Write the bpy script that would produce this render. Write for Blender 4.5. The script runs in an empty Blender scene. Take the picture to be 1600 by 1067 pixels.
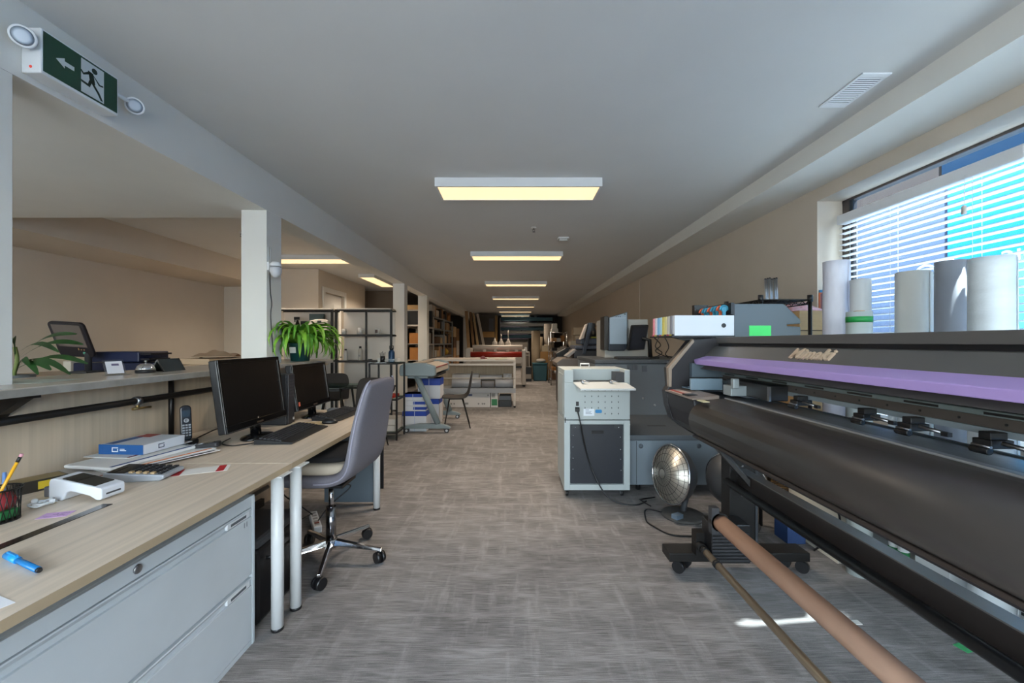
import bpy, bmesh, math, random
from mathutils import Vector, Matrix
rnd = random.Random(11)
SC = bpy.context.scene
COL = SC.collection
PI = math.pi
H, F, VX, VY = 1.33, 640.0, 804.0, 535.0   # eye height, focal length in photo pixels, principal point

def at(x, y, Y):
    """photo pixel + real depth -> point in the room"""
    return Vector(((x - VX) * Y / F, Y, H - (y - VY) * Y / F))

# ------------------------------------------------------------------ materials
def lin(h):
    h = h.lstrip('#')
    o = []
    for i in (0, 2, 4):
        c = int(h[i:i + 2], 16) / 255
        o.append(c / 12.92 if c <= .04045 else ((c + .055) / 1.055) ** 2.4)
    return (o[0], o[1], o[2], 1)

MATS = {}
def mat(name, c, rough=.5, metal=0.0, spec=.5, noise=0, nscale=(20, 20, 20), bump=0, bscale=200, emit=None, es=1, trans=0, alpha=1, coat=0, detail=3):
    if name in MATS: return MATS[name]
    m = bpy.data.materials.new(name); m.use_nodes = True
    nt = m.node_tree; b = nt.nodes['Principled BSDF']
    b.inputs['Base Color'].default_value = lin(c)
    b.inputs['Roughness'].default_value = rough
    b.inputs['Metallic'].default_value = metal
    b.inputs['Specular IOR Level'].default_value = spec
    b.inputs['Coat Weight'].default_value = coat
    b.inputs['Alpha'].default_value = alpha
    b.inputs['Transmission Weight'].default_value = trans
    if emit:
        b.inputs['Emission Color'].default_value = lin(emit) if isinstance(emit, str) else (*emit, 1)
        b.inputs['Emission Strength'].default_value = es
    if noise or bump:
        tc = nt.nodes.new('ShaderNodeTexCoord'); mp = nt.nodes.new('ShaderNodeMapping')
        nt.links.new(tc.outputs['Object'], mp.inputs['Vector'])
        mp.inputs['Scale'].default_value = nscale
    if noise:
        n = nt.nodes.new('ShaderNodeTexNoise'); n.inputs['Scale'].default_value = 1; n.inputs['Detail'].default_value = detail
        nt.links.new(mp.outputs['Vector'], n.inputs['Vector'])
        mx = nt.nodes.new('ShaderNodeMix'); mx.data_type = 'RGBA'
        l = lin(c)
        mx.inputs['A'].default_value = (*[v * (1 - noise) for v in l[:3]], 1)
        mx.inputs['B'].default_value = (*[min(1, v * (1 + noise)) for v in l[:3]], 1)
        rp = nt.nodes.new('ShaderNodeMapRange'); rp.inputs['From Min'].default_value = .32; rp.inputs['From Max'].default_value = .68
        nt.links.new(n.outputs['Fac'], rp.inputs['Value'])
        nt.links.new(rp.outputs['Result'], mx.inputs['Factor'])
        nt.links.new(mx.outputs['Result'], b.inputs['Base Color'])
    if bump:
        n2 = nt.nodes.new('ShaderNodeTexNoise'); n2.inputs['Scale'].default_value = bscale; n2.inputs['Detail'].default_value = 2
        nt.links.new(tc.outputs['Object'], n2.inputs['Vector'])
        bp = nt.nodes.new('ShaderNodeBump'); bp.inputs['Strength'].default_value = bump; bp.inputs['Distance'].default_value = .002
        nt.links.new(n2.outputs['Fac'], bp.inputs['Height']); nt.links.new(bp.outputs['Normal'], b.inputs['Normal'])
    MATS[name] = m
    return m

def pane_mat(name, tint, gloss):
    m = bpy.data.materials.new(name); m.use_nodes = True; nt = m.node_tree
    nt.nodes.remove(nt.nodes['Principled BSDF']); out = nt.nodes['Material Output']
    t = nt.nodes.new('ShaderNodeBsdfTransparent'); t.inputs['Color'].default_value = (*tint, 1)
    g = nt.nodes.new('ShaderNodeBsdfGlossy'); g.inputs['Roughness'].default_value = .02
    mx = nt.nodes.new('ShaderNodeMixShader'); mx.inputs[0].default_value = gloss
    nt.links.new(t.outputs[0], mx.inputs[1]); nt.links.new(g.outputs[0], mx.inputs[2]); nt.links.new(mx.outputs[0], out.inputs[0])
    return m

def carpet_mat():
    m = bpy.data.materials.new('carpet'); m.use_nodes = True; nt = m.node_tree; b = nt.nodes['Principled BSDF']
    b.inputs['Roughness'].default_value = .95; b.inputs['Specular IOR Level'].default_value = .15
    tc = nt.nodes.new('ShaderNodeTexCoord')
    def nz(scale, detail=3, rough=.6):
        mp = nt.nodes.new('ShaderNodeMapping'); mp.inputs['Scale'].default_value = scale
        nt.links.new(tc.outputs['Object'], mp.inputs['Vector'])
        n = nt.nodes.new('ShaderNodeTexNoise'); n.inputs['Scale'].default_value = 1
        n.inputs['Detail'].default_value = detail; n.inputs['Roughness'].default_value = rough
        nt.links.new(mp.outputs['Vector'], n.inputs['Vector']); return n.outputs['Fac']
    def rng(v, a, b_, lo=0, hi=1):
        r = nt.nodes.new('ShaderNodeMapRange'); r.inputs['From Min'].default_value = a; r.inputs['From Max'].default_value = b_
        r.inputs['To Min'].default_value = lo; r.inputs['To Max'].default_value = hi
        nt.links.new(v, r.inputs['Value']); return r.outputs['Result']
    def op(k, a, b_):
        r = nt.nodes.new('ShaderNodeMath'); r.operation = k
        for i, v in enumerate((a, b_)):
            if isinstance(v, (int, float)): r.inputs[i].default_value = v
            else: nt.links.new(v, r.inputs[i])
        return r.outputs[0]
    fine = rng(nz((9, 260, 1), 3), .3, .7)          # thin yarn rows across the aisle
    pile = rng(nz((330, 330, 1), 2), .3, .7)
    rows = rng(nz((2.8, 19, 1), 3), .50, .68)        # short light bands across
    cols = rng(nz((15, 2.6, 1), 3), .52, .70)        # short light bands along
    patch = rng(nz((3.5, 5, 1), 2), .35, .65)
    big = rng(nz((.9, 1.1, 1), 2), .35, .65)
    s = op('ADD', op('MULTIPLY', fine, .46), op('MULTIPLY', pile, .20))
    s = op('ADD', s, op('MULTIPLY', op('MAXIMUM', rows, cols), .19))
    s = op('ADD', s, op('MULTIPLY', patch, .14))
    s = op('ADD', s, op('MULTIPLY', big, .10))
    mx = nt.nodes.new('ShaderNodeMix'); mx.data_type = 'RGBA'
    mx.inputs['A'].default_value = lin('#343231'); mx.inputs['B'].default_value = lin('#b2adaa')
    nt.links.new(s, mx.inputs['Factor']); nt.links.new(mx.outputs['Result'], b.inputs['Base Color'])
    bp = nt.nodes.new('ShaderNodeBump'); bp.inputs['Strength'].default_value = .5; bp.inputs['Distance'].default_value = .003
    nt.links.new(s, bp.inputs['Height']); nt.links.new(bp.outputs['Normal'], b.inputs['Normal'])
    return m

# ------------------------------------------------------------------ mesh builder
AX = {'x': lambda p, a: (a, p[0], p[1]), 'y': lambda p, a: (p[0], a, p[1]), 'z': lambda p, a: (p[0], p[1], a)}
XF = {}
class MB:
    def __init__(s): s.v = []; s.f = []; s.m = []; s.s = []
    def add(s, vs, fs, mi=0, sm=False, M=None):
        k = len(s.v)
        for p in vs:
            p = Vector(p)
            s.v.append(M @ p if M is not None else p)
        for f in fs: s.f.append([k + i for i in f]); s.m.append(mi); s.s.append(sm)
        return s
    def box(s, x0, y0, z0, x1, y1, z1, mi=0, M=None):
        vs = [(x, y, z) for z in (z0, z1) for y in (y0, y1) for x in (x0, x1)]
        return s.add(vs, [(0, 2, 3, 1), (4, 5, 7, 6), (0, 1, 5, 4), (2, 6, 7, 3), (0, 4, 6, 2), (1, 3, 7, 5)], mi, False, M)
    def cbox(s, c, d, M=None, mi=0):
        return s.box(c[0] - d[0] / 2, c[1] - d[1] / 2, c[2] - d[2] / 2, c[0] + d[0] / 2, c[1] + d[1] / 2, c[2] + d[2] / 2, mi, M)
    def prism(s, poly, ax, a0, a1, mi=0, M=None, sm=False):
        n = len(poly); vs = [AX[ax](p, a0) for p in poly] + [AX[ax](p, a1) for p in poly]
        s.add(vs, [list(range(n)), list(range(n, 2 * n))[::-1]], mi, False, M)
        k = len(s.v) - 2 * n
        for i in range(n):
            j = (i + 1) % n
            s.f.append([k + i, k + j, k + n + j, k + n + i]); s.m.append(mi); s.s.append(sm)
        return s
    def tube(s, pts, r, n=10, mi=0, M=None, caps=True):
        pts = [Vector(p) for p in pts]; rs = r if isinstance(r, (list, tuple)) else [r] * len(pts)
        up = None; vs = []; fs = []
        for i, p in enumerate(pts):
            t = (pts[min(i + 1, len(pts) - 1)] - pts[max(i - 1, 0)])
            t = t.normalized() if t.length > 1e-9 else Vector((0, 0, 1))
            if up is None: up = t.orthogonal().normalized()
            else:
                up = up - t * up.dot(t); up = up.normalized() if up.length > 1e-6 else t.orthogonal().normalized()
            w = t.cross(up)
            for k in range(n):
                a = 2 * PI * k / n; vs.append(p + (up * math.cos(a) + w * math.sin(a)) * rs[i])
        for i in range(len(pts) - 1):
            for k in range(n):
                fs.append((i * n + k, i * n + (k + 1) % n, (i + 1) * n + (k + 1) % n, (i + 1) * n + k))
        s.add(vs, fs, mi, True, M)
        if caps:
            k = len(s.v) - len(vs)
            s.f.append([k + i for i in range(n)][::-1]); s.m.append(mi); s.s.append(False)
            s.f.append([k + len(vs) - n + i for i in range(n)]); s.m.append(mi); s.s.append(False)
        return s
    def lathe(s, prof, c=(0, 0, 0), n=24, mi=0, M=None, sm=True):
        vs = []; fs = []
        for r, z in prof:
            for k in range(n):
                a = 2 * PI * k / n; vs.append((c[0] + r * math.cos(a), c[1] + r * math.sin(a), c[2] + z))
        for i in range(len(prof) - 1):
            for k in range(n):
                fs.append((i * n + k, i * n + (k + 1) % n, (i + 1) * n + (k + 1) % n, (i + 1) * n + k))
        if prof[0][0] > 1e-5: fs.append(list(range(n))[::-1])
        if prof[-1][0] > 1e-5: fs.append([(len(prof) - 1) * n + k for k in range(n)])
        return s.add(vs, fs, mi, sm, M)
    def ball(s, c, r, n=14, mi=0, M=None, sc=(1, 1, 1)):
        T = Matrix.Translation(c) @ Matrix.Diagonal((*sc, 1))
        if M is not None: T = M @ T
        return s.lathe([(max(1e-6, r * math.sin(PI * i / n)), -r * math.cos(PI * i / n)) for i in range(n + 1)], n=n * 2, mi=mi, M=T)
    def strip(s, pts, ws, side, thick=.0, mi=0, fold=0):
        """leaf / ribbon along pts, half widths ws, side vectors"""
        k = len(s.v)
        for p, w, sd in zip(pts, ws, side):
            p = Vector(p); sd = Vector(sd)
            s.v += [p - sd * w + Vector((0, 0, fold * w)), p.copy(), p + sd * w + Vector((0, 0, fold * w))]
        for i in range(len(pts) - 1):
            for j in (0, 1):
                s.f.append([k + i * 3 + j, k + i * 3 + j + 1, k + i * 3 + j + 4, k + i * 3 + j + 3]); s.m.append(mi); s.s.append(True)
        return s
    def grid(s, fn, nu, nv, mi=0, M=None):
        vs = [fn(i / nu, j / nv) for j in range(nv + 1) for i in range(nu + 1)]
        fs = [(j * (nu + 1) + i, j * (nu + 1) + i + 1, (j + 1) * (nu + 1) + i + 1, (j + 1) * (nu + 1) + i) for j in range(nv) for i in range(nu)]
        return s.add(vs, fs, mi, True, M)
    def build(s, name, mt, parent=None, bevel=0, seg=2, sub=0, local=False, solid=0, recalc=True):
        mts = mt if isinstance(mt, (list, tuple)) else [mt]
        vs = s.v
        org = Vector((0, 0, 0)); M = None
        if parent is None:
            xs = [v.x for v in vs]; ys = [v.y for v in vs]; zs = [v.z for v in vs]
            org = Vector(((min(xs) + max(xs)) / 2, (min(ys) + max(ys)) / 2, min(zs)))
            vs = [v - org for v in vs]
        elif not local:
            M = XF[parent.name].inverted(); vs = [M @ v for v in vs]
        me = bpy.data.meshes.new(name)
        me.from_pydata([tuple(v) for v in vs], [], s.f)
        for x in mts: me.materials.append(x)
        me.polygons.foreach_set('material_index', s.m); me.polygons.foreach_set('use_smooth', s.s)
        if recalc:
            bm = bmesh.new(); bm.from_mesh(me); bmesh.ops.recalc_face_normals(bm, faces=bm.faces); bm.to_mesh(me); bm.free()
        me.update()
        o = bpy.data.objects.new(name, me); COL.objects.link(o)
        if parent is None: o.location = org; XF[o.name] = Matrix.Translation(org)
        else: o.parent = parent; XF[o.name] = XF[parent.name]
        if solid:
            q = o.modifiers.new('solid', 'SOLIDIFY'); q.thickness = solid; q.offset = 0
        if sub:
            q = o.modifiers.new('sub', 'SUBSURF'); q.levels = sub; q.render_levels = sub
        if bevel:
            q = o.modifiers.new('bevel', 'BEVEL'); q.width = bevel; q.segments = seg; q.limit_method = 'ANGLE'; q.angle_limit = .6
        return o

def tag(o, label=None, cat=None, group=None, kind=None):
    if label: o['label'] = label
    if cat: o['category'] = cat
    if group: o['group'] = group
    if kind: o['kind'] = kind
    return o
def T(name, label, cat, loc=(0, 0, 0), rz=0, group=None):
    o = bpy.data.objects.new(name, None); COL.objects.link(o)
    o.empty_display_size = .05
    o.location = loc; o.rotation_euler = (0, 0, rz)
    XF[o.name] = Matrix.Translation(loc) @ Matrix.Rotation(rz, 4, 'Z')
    return tag(o, label, cat, group)
def dup(root, loc, rz=None, label=None, group=None):
    r = root.copy(); COL.objects.link(r); r.location = loc
    if rz is not None: r.rotation_euler = (0, 0, rz)
    if label: r['label'] = label
    if group: r['group'] = group
    for ch in list(root.children):
        c = ch.copy(); COL.objects.link(c); c.parent = r
        for g in list(ch.children):
            d = g.copy(); COL.objects.link(d); d.parent = c
    return r
def struct(o): o['kind'] = 'structure'; return o
def one(mb, name, m, label, cat, group=None, **k):
    return tag(mb.build(name, m, None, **k), label, cat, group)
def rot(ax, deg, c=(0, 0, 0)):
    return Matrix.Translation(c) @ Matrix.Rotation(math.radians(deg), 4, ax) @ Matrix.Translation(-Vector(c))
def frame(o, n, up=(0, 0, 1)):
    """matrix whose local z looks along n, placed at o"""
    n = Vector(n).normalized(); x = Vector(up).cross(n)
    x = x.normalized() if x.length > 1e-6 else n.orthogonal().normalized()
    y = n.cross(x)
    return Matrix(((x.x, y.x, n.x, o[0]), (x.y, y.y, n.y, o[1]), (x.z, y.z, n.z, o[2]), (0, 0, 0, 1)))
def sweep(mb, prof, mi=0, M=None, nr=6):
    """padded shell: prof = (x, z, half width, thickness) along a centre line in the x-z plane, width along y"""
    rings = []
    for i, (x, z, w, t) in enumerate(prof):
        a = prof[max(i - 1, 0)]; b = prof[min(i + 1, len(prof) - 1)]
        tx, tz = b[0] - a[0], b[1] - a[1]; L = math.hypot(tx, tz); nx, nz = -tz / L, tx / L
        ring = []
        for yy, k in ((-1, -.6), (-.86, -1), (0, -1), (.86, -1), (1, -.6), (1, .6), (.86, 1), (0, 1), (-.86, 1), (-1, .6)):
            ring.append((x + nx * k * t / 2, yy * w, z + nz * k * t / 2))
        rings.append(ring)
    n = len(rings[0]); vs = [p for r in rings for p in r]; fs = []
    for i in range(len(rings) - 1):
        for k in range(n): fs.append((i * n + k, i * n + (k + 1) % n, (i + 1) * n + (k + 1) % n, (i + 1) * n + k))
    fs.append(list(range(n))[::-1]); fs.append([(len(rings) - 1) * n + k for k in range(n)])
    return mb.add(vs, fs, mi, True, M)
def text_mesh(body, size, depth=.002, shear=0, bold=0):
    cu = bpy.data.curves.new('lettering', 'FONT'); cu.body = body; cu.size = size; cu.extrude = depth; cu.shear = shear
    cu.align_x = 'CENTER'; cu.align_y = 'CENTER'; cu.offset = bold
    ob = bpy.data.objects.new('lettering', cu); COL.objects.link(ob)
    dg = bpy.context.evaluated_depsgraph_get(); dg.update()
    me = bpy.data.meshes.new_from_object(ob.evaluated_get(dg))
    vs = [v.co.copy() for v in me.vertices]; fs = [list(p.vertices) for p in me.polygons]
    bpy.data.objects.remove(ob); bpy.data.curves.remove(cu); bpy.data.meshes.remove(me)
    return vs, fs
def rrect(w, h, r, n=5):
    p = []
    for cx, cy, a0 in ((w / 2 - r, h / 2 - r, 0), (-w / 2 + r, h / 2 - r, 90), (-w / 2 + r, -h / 2 + r, 180), (w / 2 - r, -h / 2 + r, 270)):
        for i in range(n + 1):
            a = math.radians(a0 + 90 * i / n); p.append((cx + r * math.cos(a), cy + r * math.sin(a)))
    return p
def curve_pts(ctrl, n=24):
    """Catmull-Rom through control points"""
    P = [Vector(p) for p in ctrl]; P = [P[0]] + P + [P[-1]]; out = []
    for i in range(1, len(P) - 2):
        for k in range(n):
            t = k / n; a, b, c, d = P[i - 1], P[i], P[i + 1], P[i + 2]
            out.append(.5 * ((2 * b) + (c - a) * t + (2 * a - 5 * b + 4 * c - d) * t * t + (3 * b - a - 3 * c + d) * t ** 3))
    out.append(P[-2]); return out

M = mat
WALL = M('wall paint', '#cabfb0', .85, noise=.02, nscale=(3, 3, 3))
WHITE = M('white paint', '#dbdad4', .8, noise=.015, nscale=(3, 3, 3))
CEIL = M('ceiling paint', '#cfd0cf', .9, noise=.015, nscale=(2, 2, 2))
WTRIM = M('white trim', '#dedcd6', .5)
BLK = M('black plastic', '#141416', .4)
BLKG = M('black gloss', '#0b0b0d', .12)
BLKM = M('black metal', '#1a1817', .45, .3)
DGREY = M('dark grey plastic', '#38393c', .5)
MGREY = M('mid grey plastic', '#6d7074', .55)
LGREY = M('light grey plastic', '#b9bcbc', .5)
WPL = M('white plastic', '#dcdee0', .4)
CHROME = M('chrome', '#c9c9cb', .12, 1)
STEEL = M('steel', '#9a9a9c', .32, 1)
ALU = M('aluminium', '#b9bdc2', .3, 1)
CARD = M('cardboard', '#a98155', .85, noise=.07, nscale=(9, 9, 40))
CARD2 = M('pale cardboard', '#bd9b6e', .85, noise=.07, nscale=(9, 9, 40))
TAPE = M('brown tape', '#8f6a41', .35)
PAPER = M('paper', '#dcd9d3', .85)
RED = M('red', '#a51f22', .5)
BLUE = M('carton blue', '#20409a', .55)
GREEN = M('green', '#1e6b3c', .5)
YEL = M('yellow', '#d9b11e', .5)
SCREEN = M('screen glass', '#08080a', .08, spec=.6)
SKY_S, SUN_E, EXPO = 3.6, 21.0, 0.0
# ------------------------------------------------------------------ room shell
ZC, ZB = 2.781, 2.454          # ceiling, underside of beam
XB = -2.103                    # face of beam and posts
XW, XG = 2.57, 2.80            # right wall face, window plane
YF, YBK, XL = -3.0, 22.2, -5.73
struct(MB().box(XL, YF, -.1, XW + .3, YBK, 0).build('floor', carpet_mat()))
struct(MB().box(XL - .2, YF, ZC, XW + .4, YBK, ZC + .15).build('ceiling', CEIL))
WY0, WY1, WZ0, WZ1 = -1.6, 3.478, .78, 2.528
w = MB()
w.box(XW, YF, 0, XW + .28, YBK, WZ0); w.box(XW, YF, WZ1, XW + .28, YBK, ZC)
w.box(XW, YF, WZ0, XW + .28, WY0, WZ1); w.box(XW, WY1, WZ0, XW + .28, YBK, WZ1)
struct(w.build('wall_right', WALL))
struct(MB().box(XL - .2, YF, 0, XL, YBK, ZC).build('wall_left', WALL))
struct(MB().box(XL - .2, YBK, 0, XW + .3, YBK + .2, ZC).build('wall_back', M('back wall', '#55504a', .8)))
w = MB()   # shop front behind the viewer: a big glazed opening
w.box(XL, YF - .2, 0, -5.5, YF, ZC); w.box(2.3, YF - .2, 0, XW + .3, YF, ZC)
w.box(-5.5, YF - .2, 0, 2.3, YF, .2); w.box(-5.5, YF - .2, 2.6, 2.3, YF, ZC)
struct(w.build('wall_front', WALL))
# right soffit, left soffit, lowered ceiling at the left front, beam, posts
struct(MB().box(2.165, YF, 2.639, XW, 20.6, ZC).build('trim_1', WHITE))
struct(MB().box(XL, 3.694, 2.43, -4.8, 8.08, ZC).build('trim_2', WALL))
struct(MB().box(XL, YF, ZB, -2.32, 3.694, ZC).build('trim_3', WHITE))
struct(MB().box(-2.32, YF, ZB, XB, YBK, ZC).build('trim_4', WHITE))
for k, (y0, y1) in enumerate(((1.50, 1.717), (3.475, 3.694), (7.82, 8.04), (9.84, 10.06), (18.5, 18.75))):
    struct(MB().box(-2.32, y0, 0, XB, y1, ZB).build('trim_%d' % (5 + k), WHITE, bevel=.003))
# left alcove: facing wall, side wall with a panelled door
struct(MB().box(XL, 8.08, 0, -3.87, 8.2, ZC).build('wall_alcove', WALL))
w = MB()
w.box(-3.99, 8.2, 0, -3.87, 8.34, ZC); w.box(-3.99, 9.28, 0, -3.87, 10.6, ZC); w.box(-3.99, 8.34, 2.36, -3.87, 9.28, ZC)
struct(w.build('wall_corridor', WALL))
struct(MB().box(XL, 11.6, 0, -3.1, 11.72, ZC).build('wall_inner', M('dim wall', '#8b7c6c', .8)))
struct(MB().box(XW - .012, 8.40, 0, XW, 8.46, 2.639).build('trim_12', WALL))
d = struct(MB().box(-3.96, 8.35, .01, -3.92, 9.27, 2.35).build('door_1', WTRIM))
p = MB()
for z0, z1 in ((.25, 1.0), (1.15, 2.15)):
    for y0, y1 in ((8.45, 8.77), (8.85, 9.17)): p.box(-3.92, y0, z0, -3.908, y1, z1)
p.build('door_panel', WTRIM, d, bevel=.006)
MB().tube([(-3.92, 9.2, 1.0), (-3.87, 9.2, 1.0)], .012).tube([(-3.868, 9.21, 1.0), (-3.868, 9.1, 1.0)], .01).build('door_handle', STEEL, d)
c = MB()
c.box(-3.87, 8.24, 0, -3.845, 8.34, 2.46); c.box(-3.87, 9.28, 0, -3.845, 9.38, 2.46); c.box(-3.87, 8.34, 2.36, -3.845, 9.28, 2.46)
struct(c.build('trim_10', WTRIM, bevel=.006))
b = MB().box(XW - .014, 3.0, 0, XW, YBK, .1)
struct(b.build('baseboard_right', WTRIM))
struct(MB().box(XL, 3.7, 0, XL + .014, 8.08, .1).build('baseboard_left', WTRIM))
# ------------------------------------------------------------------ window in the right wall
FR = M('window frame', '#4e4643', .5)
wn = MB()
for y in (WY0, .35, 1.98, 3.405):
    wn.box(XG - .02, y, WZ0, XG + .05, y + .07, WZ1)
wn.box(XG - .02, WY0, WZ0, XG + .05, WY1, WZ0 + .06); wn.box(XG - .02, WY0, WZ1 - .02, XG + .05, WY1, WZ1)
wn = struct(wn.build('window_1', FR, bevel=.004))
MB().box(XG + .01, WY0, WZ0 + .05, XG + .018, WY1, WZ1 - .02).build('pane', pane_mat('window glass', (.86, .95, 1.0), .05), wn)
MB().box(XG - .026, 3.385, WZ0, XG - .014, 3.397, WZ1 - .02).box(XG - .026, 3.362, WZ0, XG - .014, 3.374, WZ1 - .02).build('gasket', BLK, wn)
struct(MB().box(XW - .0, WY0, WZ0 - .002, XG + .04, WY1, WZ0 + .018).build('trim_11', WTRIM))
# vinyl lettering stuck to the glass, seen from behind
VIN = M('white vinyl', '#f4f8fa', .5)
vm = MB()
vs, fs = text_mesh('oic', .16, .0008)
vm.add(vs, fs, M=frame((XG + .005, 2.27, 1.83), (1, 0, 0)) )
c0 = Vector((XG + .005, 2.80, 1.78)); ring = []
for k in range(40):
    a = 2 * PI * k / 40; ring.append(c0 + Vector((0, .075 * math.cos(a), .075 * math.sin(a))))
vm.tube(ring + [ring[0]], .007, 6, caps=False)
c1 = Vector((XG + .005, 2.66, 1.80)); arc = []
for k in range(22):
    a = PI * (k / 21 - .1); arc.append(c1 + Vector((0, .07 * math.cos(a), .07 * math.sin(a))))
vm.tube(arc, .007, 6)
vm.tube([(XG + .005, 2.74, 1.60), (XG + .005, 2.74, 1.68), (XG + .005, 2.78, 1.68)], .006, 6)
vm.build('lettering', VIN, wn)
sw = MB()
for x in (-5.5, -4.0, -2.5, -1.0, .6, 2.24): sw.box(x, YF - .14, .2, x + .06, YF - .06, 2.6)
sw.box(-5.5, YF - .14, .2, 2.3, YF - .06, .26); sw.box(-5.5, YF - .14, 2.54, 2.3, YF - .06, 2.6)
sw = struct(sw.build('window_2', FR))
MB().box(-5.5, YF - .105, .2, 2.3, YF - .095, 2.6).build('pane', pane_mat('front glass', (.93, .97, 1.0), .04), sw)

# blinds
def blind(y0, y1, label, slat_tilt):
    t = T('venetian_blind', label, 'blind', (2.70, (y0 + y1) / 2, .83), group='window blinds')
    WB = M('blind white', '#e9ecee', .45)
    MB().box(2.665, y0, 2.30, 2.74, y1, 2.375).build('headrail', WB, t, bevel=.006)
    s = MB(); n = 31
    for i in range(n):
        z = .90 + i * .0455
        s.box(2.677, y0 + .012, z - .0015, 2.727, y1 - .012, z + .0015, M=rot('Y', slat_tilt, (2.702, 0, z)))
    s.build('slats', WB, t)
    MB().box(2.675, y0 + .01, .835, 2.729, y1 - .01, .86).build('bottom_rail', WB, t, bevel=.004)
    L = y1 - y0
    for q in (.2, .62, .9):
        MB().tube([(2.674, y0 + L * q, 2.3), (2.674, y0 + L * q, .86)], .0012, 5).tube([(2.73, y0 + L * q, 2.3), (2.73, y0 + L * q, .86)], .0012, 5).build('ladder_cord', WB, t)
    return t
b1 = blind(2.143, 3.39, 'white venetian blind hanging across the far half of the window behind the standing rolls', 6)
MB().tube([(2.66, 2.42, 2.32), (2.655, 2.42, 2.14)], .0015, 5).build('pull_cord', WPL, b1)
MB().lathe([(.004, .05), (.011, .045), (.013, .0), (.009, -.004)], (2.655, 2.42, 2.09), 12).build('cord_tassel', M('cord tassel', '#c9c2b8', .5), b1)
blind(.45, 2.113, 'white venetian blind across the nearer half of the window, at the right edge', 6)

# ------------------------------------------------------------------ ceiling lights
DIFF = M('light diffuser', '#fff1d8', .6, emit=(1.0, .70, .36), es=1.25)
LTW = M('light frame', '#d4d6d6', .45)
def ceiling_light(x, y, lx, ly, label, power, group):
    t = T('ceiling_light', label, 'ceiling light', (x, y, ZC - .077), group=group)
    f = MB(); z0, z1 = ZC - .077, ZC
    x0, x1, y0, y1 = x - lx / 2, x + lx / 2, y - ly / 2, y + ly / 2
    f.box(x0, y0, z0, x1, y0 + .02, z1); f.box(x0, y1 - .02, z0, x1, y1, z1)
    f.box(x0, y0 + .02, z0, x0 + .02, y1 - .02, z1); f.box(x1 - .02, y0 + .02, z0, x1, y1 - .02, z1)
    f.build('frame', LTW, t)
    MB().box(x0 + .02, y0 + .02, z0 + .006, x1 - .02, y1 - .02, z0 + .014).build('diffuser', DIFF, t)
    l = bpy.data.lights.new('lamp', 'AREA'); l.shape = 'RECTANGLE'; l.size = lx - .06; l.size_y = ly - .06
    l.energy = power; l.color = (1.0, .84, .67); l.spread = math.radians(128)
    lo = bpy.data.objects.new('lamp', l); COL.objects.link(lo); lo.parent = t; lo.location = (0, 0, .004)
    return t
LP = 30
ORD = ['nearest', 'second', 'third', 'fourth', 'fifth', 'sixth', 'farthest']
for k, y in enumerate((3.604, 6.52, 9.69, 12.84, 15.8, 18.4, 21.2)):
    ceiling_light(.035, y + .185, 1.476, .37, ('nearest of the lit ceiling panels above the aisle' if k == 0 else 'farthest lit ceiling panel above the aisle, by the back wall' if k == 6 else '%s lit ceiling panel from the viewer along the aisle' % ORD[k]), LP, 'ceiling panels above the aisle')
ceiling_light(-3.60, 6.97, 1.476, .40, 'lit ceiling panel set crosswise in the side room behind the camera post', LP, 'ceiling panels in the side room')
ceiling_light(-3.135, 9.43, .34, 1.54, 'lit ceiling panel set lengthwise near the panelled door', LP, 'ceiling panels in the side room')

# ceiling fittings
t = T('air_vent', 'white slotted air vent in the ceiling near the window', 'vent', (1.95, 2.36, ZC - .012))
VW = M('vent white', '#dfe3e8', .4)
MB().box(1.87, 2.20, ZC - .008, 2.03, 2.235, ZC).box(1.87, 2.485, ZC - .008, 2.03, 2.52, ZC).box(1.87, 2.235, ZC - .008, 1.885, 2.485, ZC).box(2.015, 2.235, ZC - .008, 2.03, 2.485, ZC).build('frame', VW, t, bevel=.002)
s = MB()
for i in range(14): s.box(1.885, 2.241 + i * .0176, ZC - .007, 2.015, 2.251 + i * .0176, ZC - .002, M=rot('X', 25, (1.95, 2.246 + i * .0176, ZC - .005)))
s.build('louvres', VW, t)
MB().box(1.885, 2.235, ZC - .0015, 2.015, 2.485, ZC - .0005).build('duct', M('duct grey', '#8e9499', .7), t)
t = T('smoke_detector', 'small square white smoke detector on the ceiling past the nearest light', 'smoke detector', (.676, 5.7, ZC - .05))
MB().prism([(x * 1 + .676, y * 1 + 5.7) for x, y in rrect(.15, .15, .02)], 'z', ZC - .02, ZC).build('base', LTW, t)
MB().prism([(x + .676, y + 5.7) for x, y in rrect(.12, .12, .02)], 'z', ZC - .05, ZC - .02).build('cover', M('detector white', '#c9c9c6', .5), t, bevel=.006)
def sprinkler(x, y, label):
    t = T('sprinkler_head', label, 'sprinkler', (x, y, ZC - .06), group='ceiling sprinklers')
    MB().lathe([(.035, 0), (.03, -.008), (.012, -.01)], (x, y, ZC), 16).build('escutcheon', LTW, t)
    MB().tube([(x, y, ZC - .008), (x, y, ZC - .03)], .009).tube([(x - .014, y, ZC - .02), (x - .012, y, ZC - .045), (x, y, ZC - .054), (x + .012, y, ZC - .045), (x + .014, y, ZC - .02)], .003, 6).build('yoke', DGREY, t)
    MB().lathe([(.0, -.054), (.018, -.055), (.018, -.058), (0, -.059)], (x, y, ZC), 16).build('deflector', DGREY, t)
sprinkler(.242, 5.17, 'small sprinkler head on the ceiling above the aisle')
sprinkler(-3.60, 5.4, 'small sprinkler head on the side room ceiling left of the camera post')
sprinkler(-3.3, 9.2, 'small sprinkler head on the side room ceiling near the panelled door')

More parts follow.
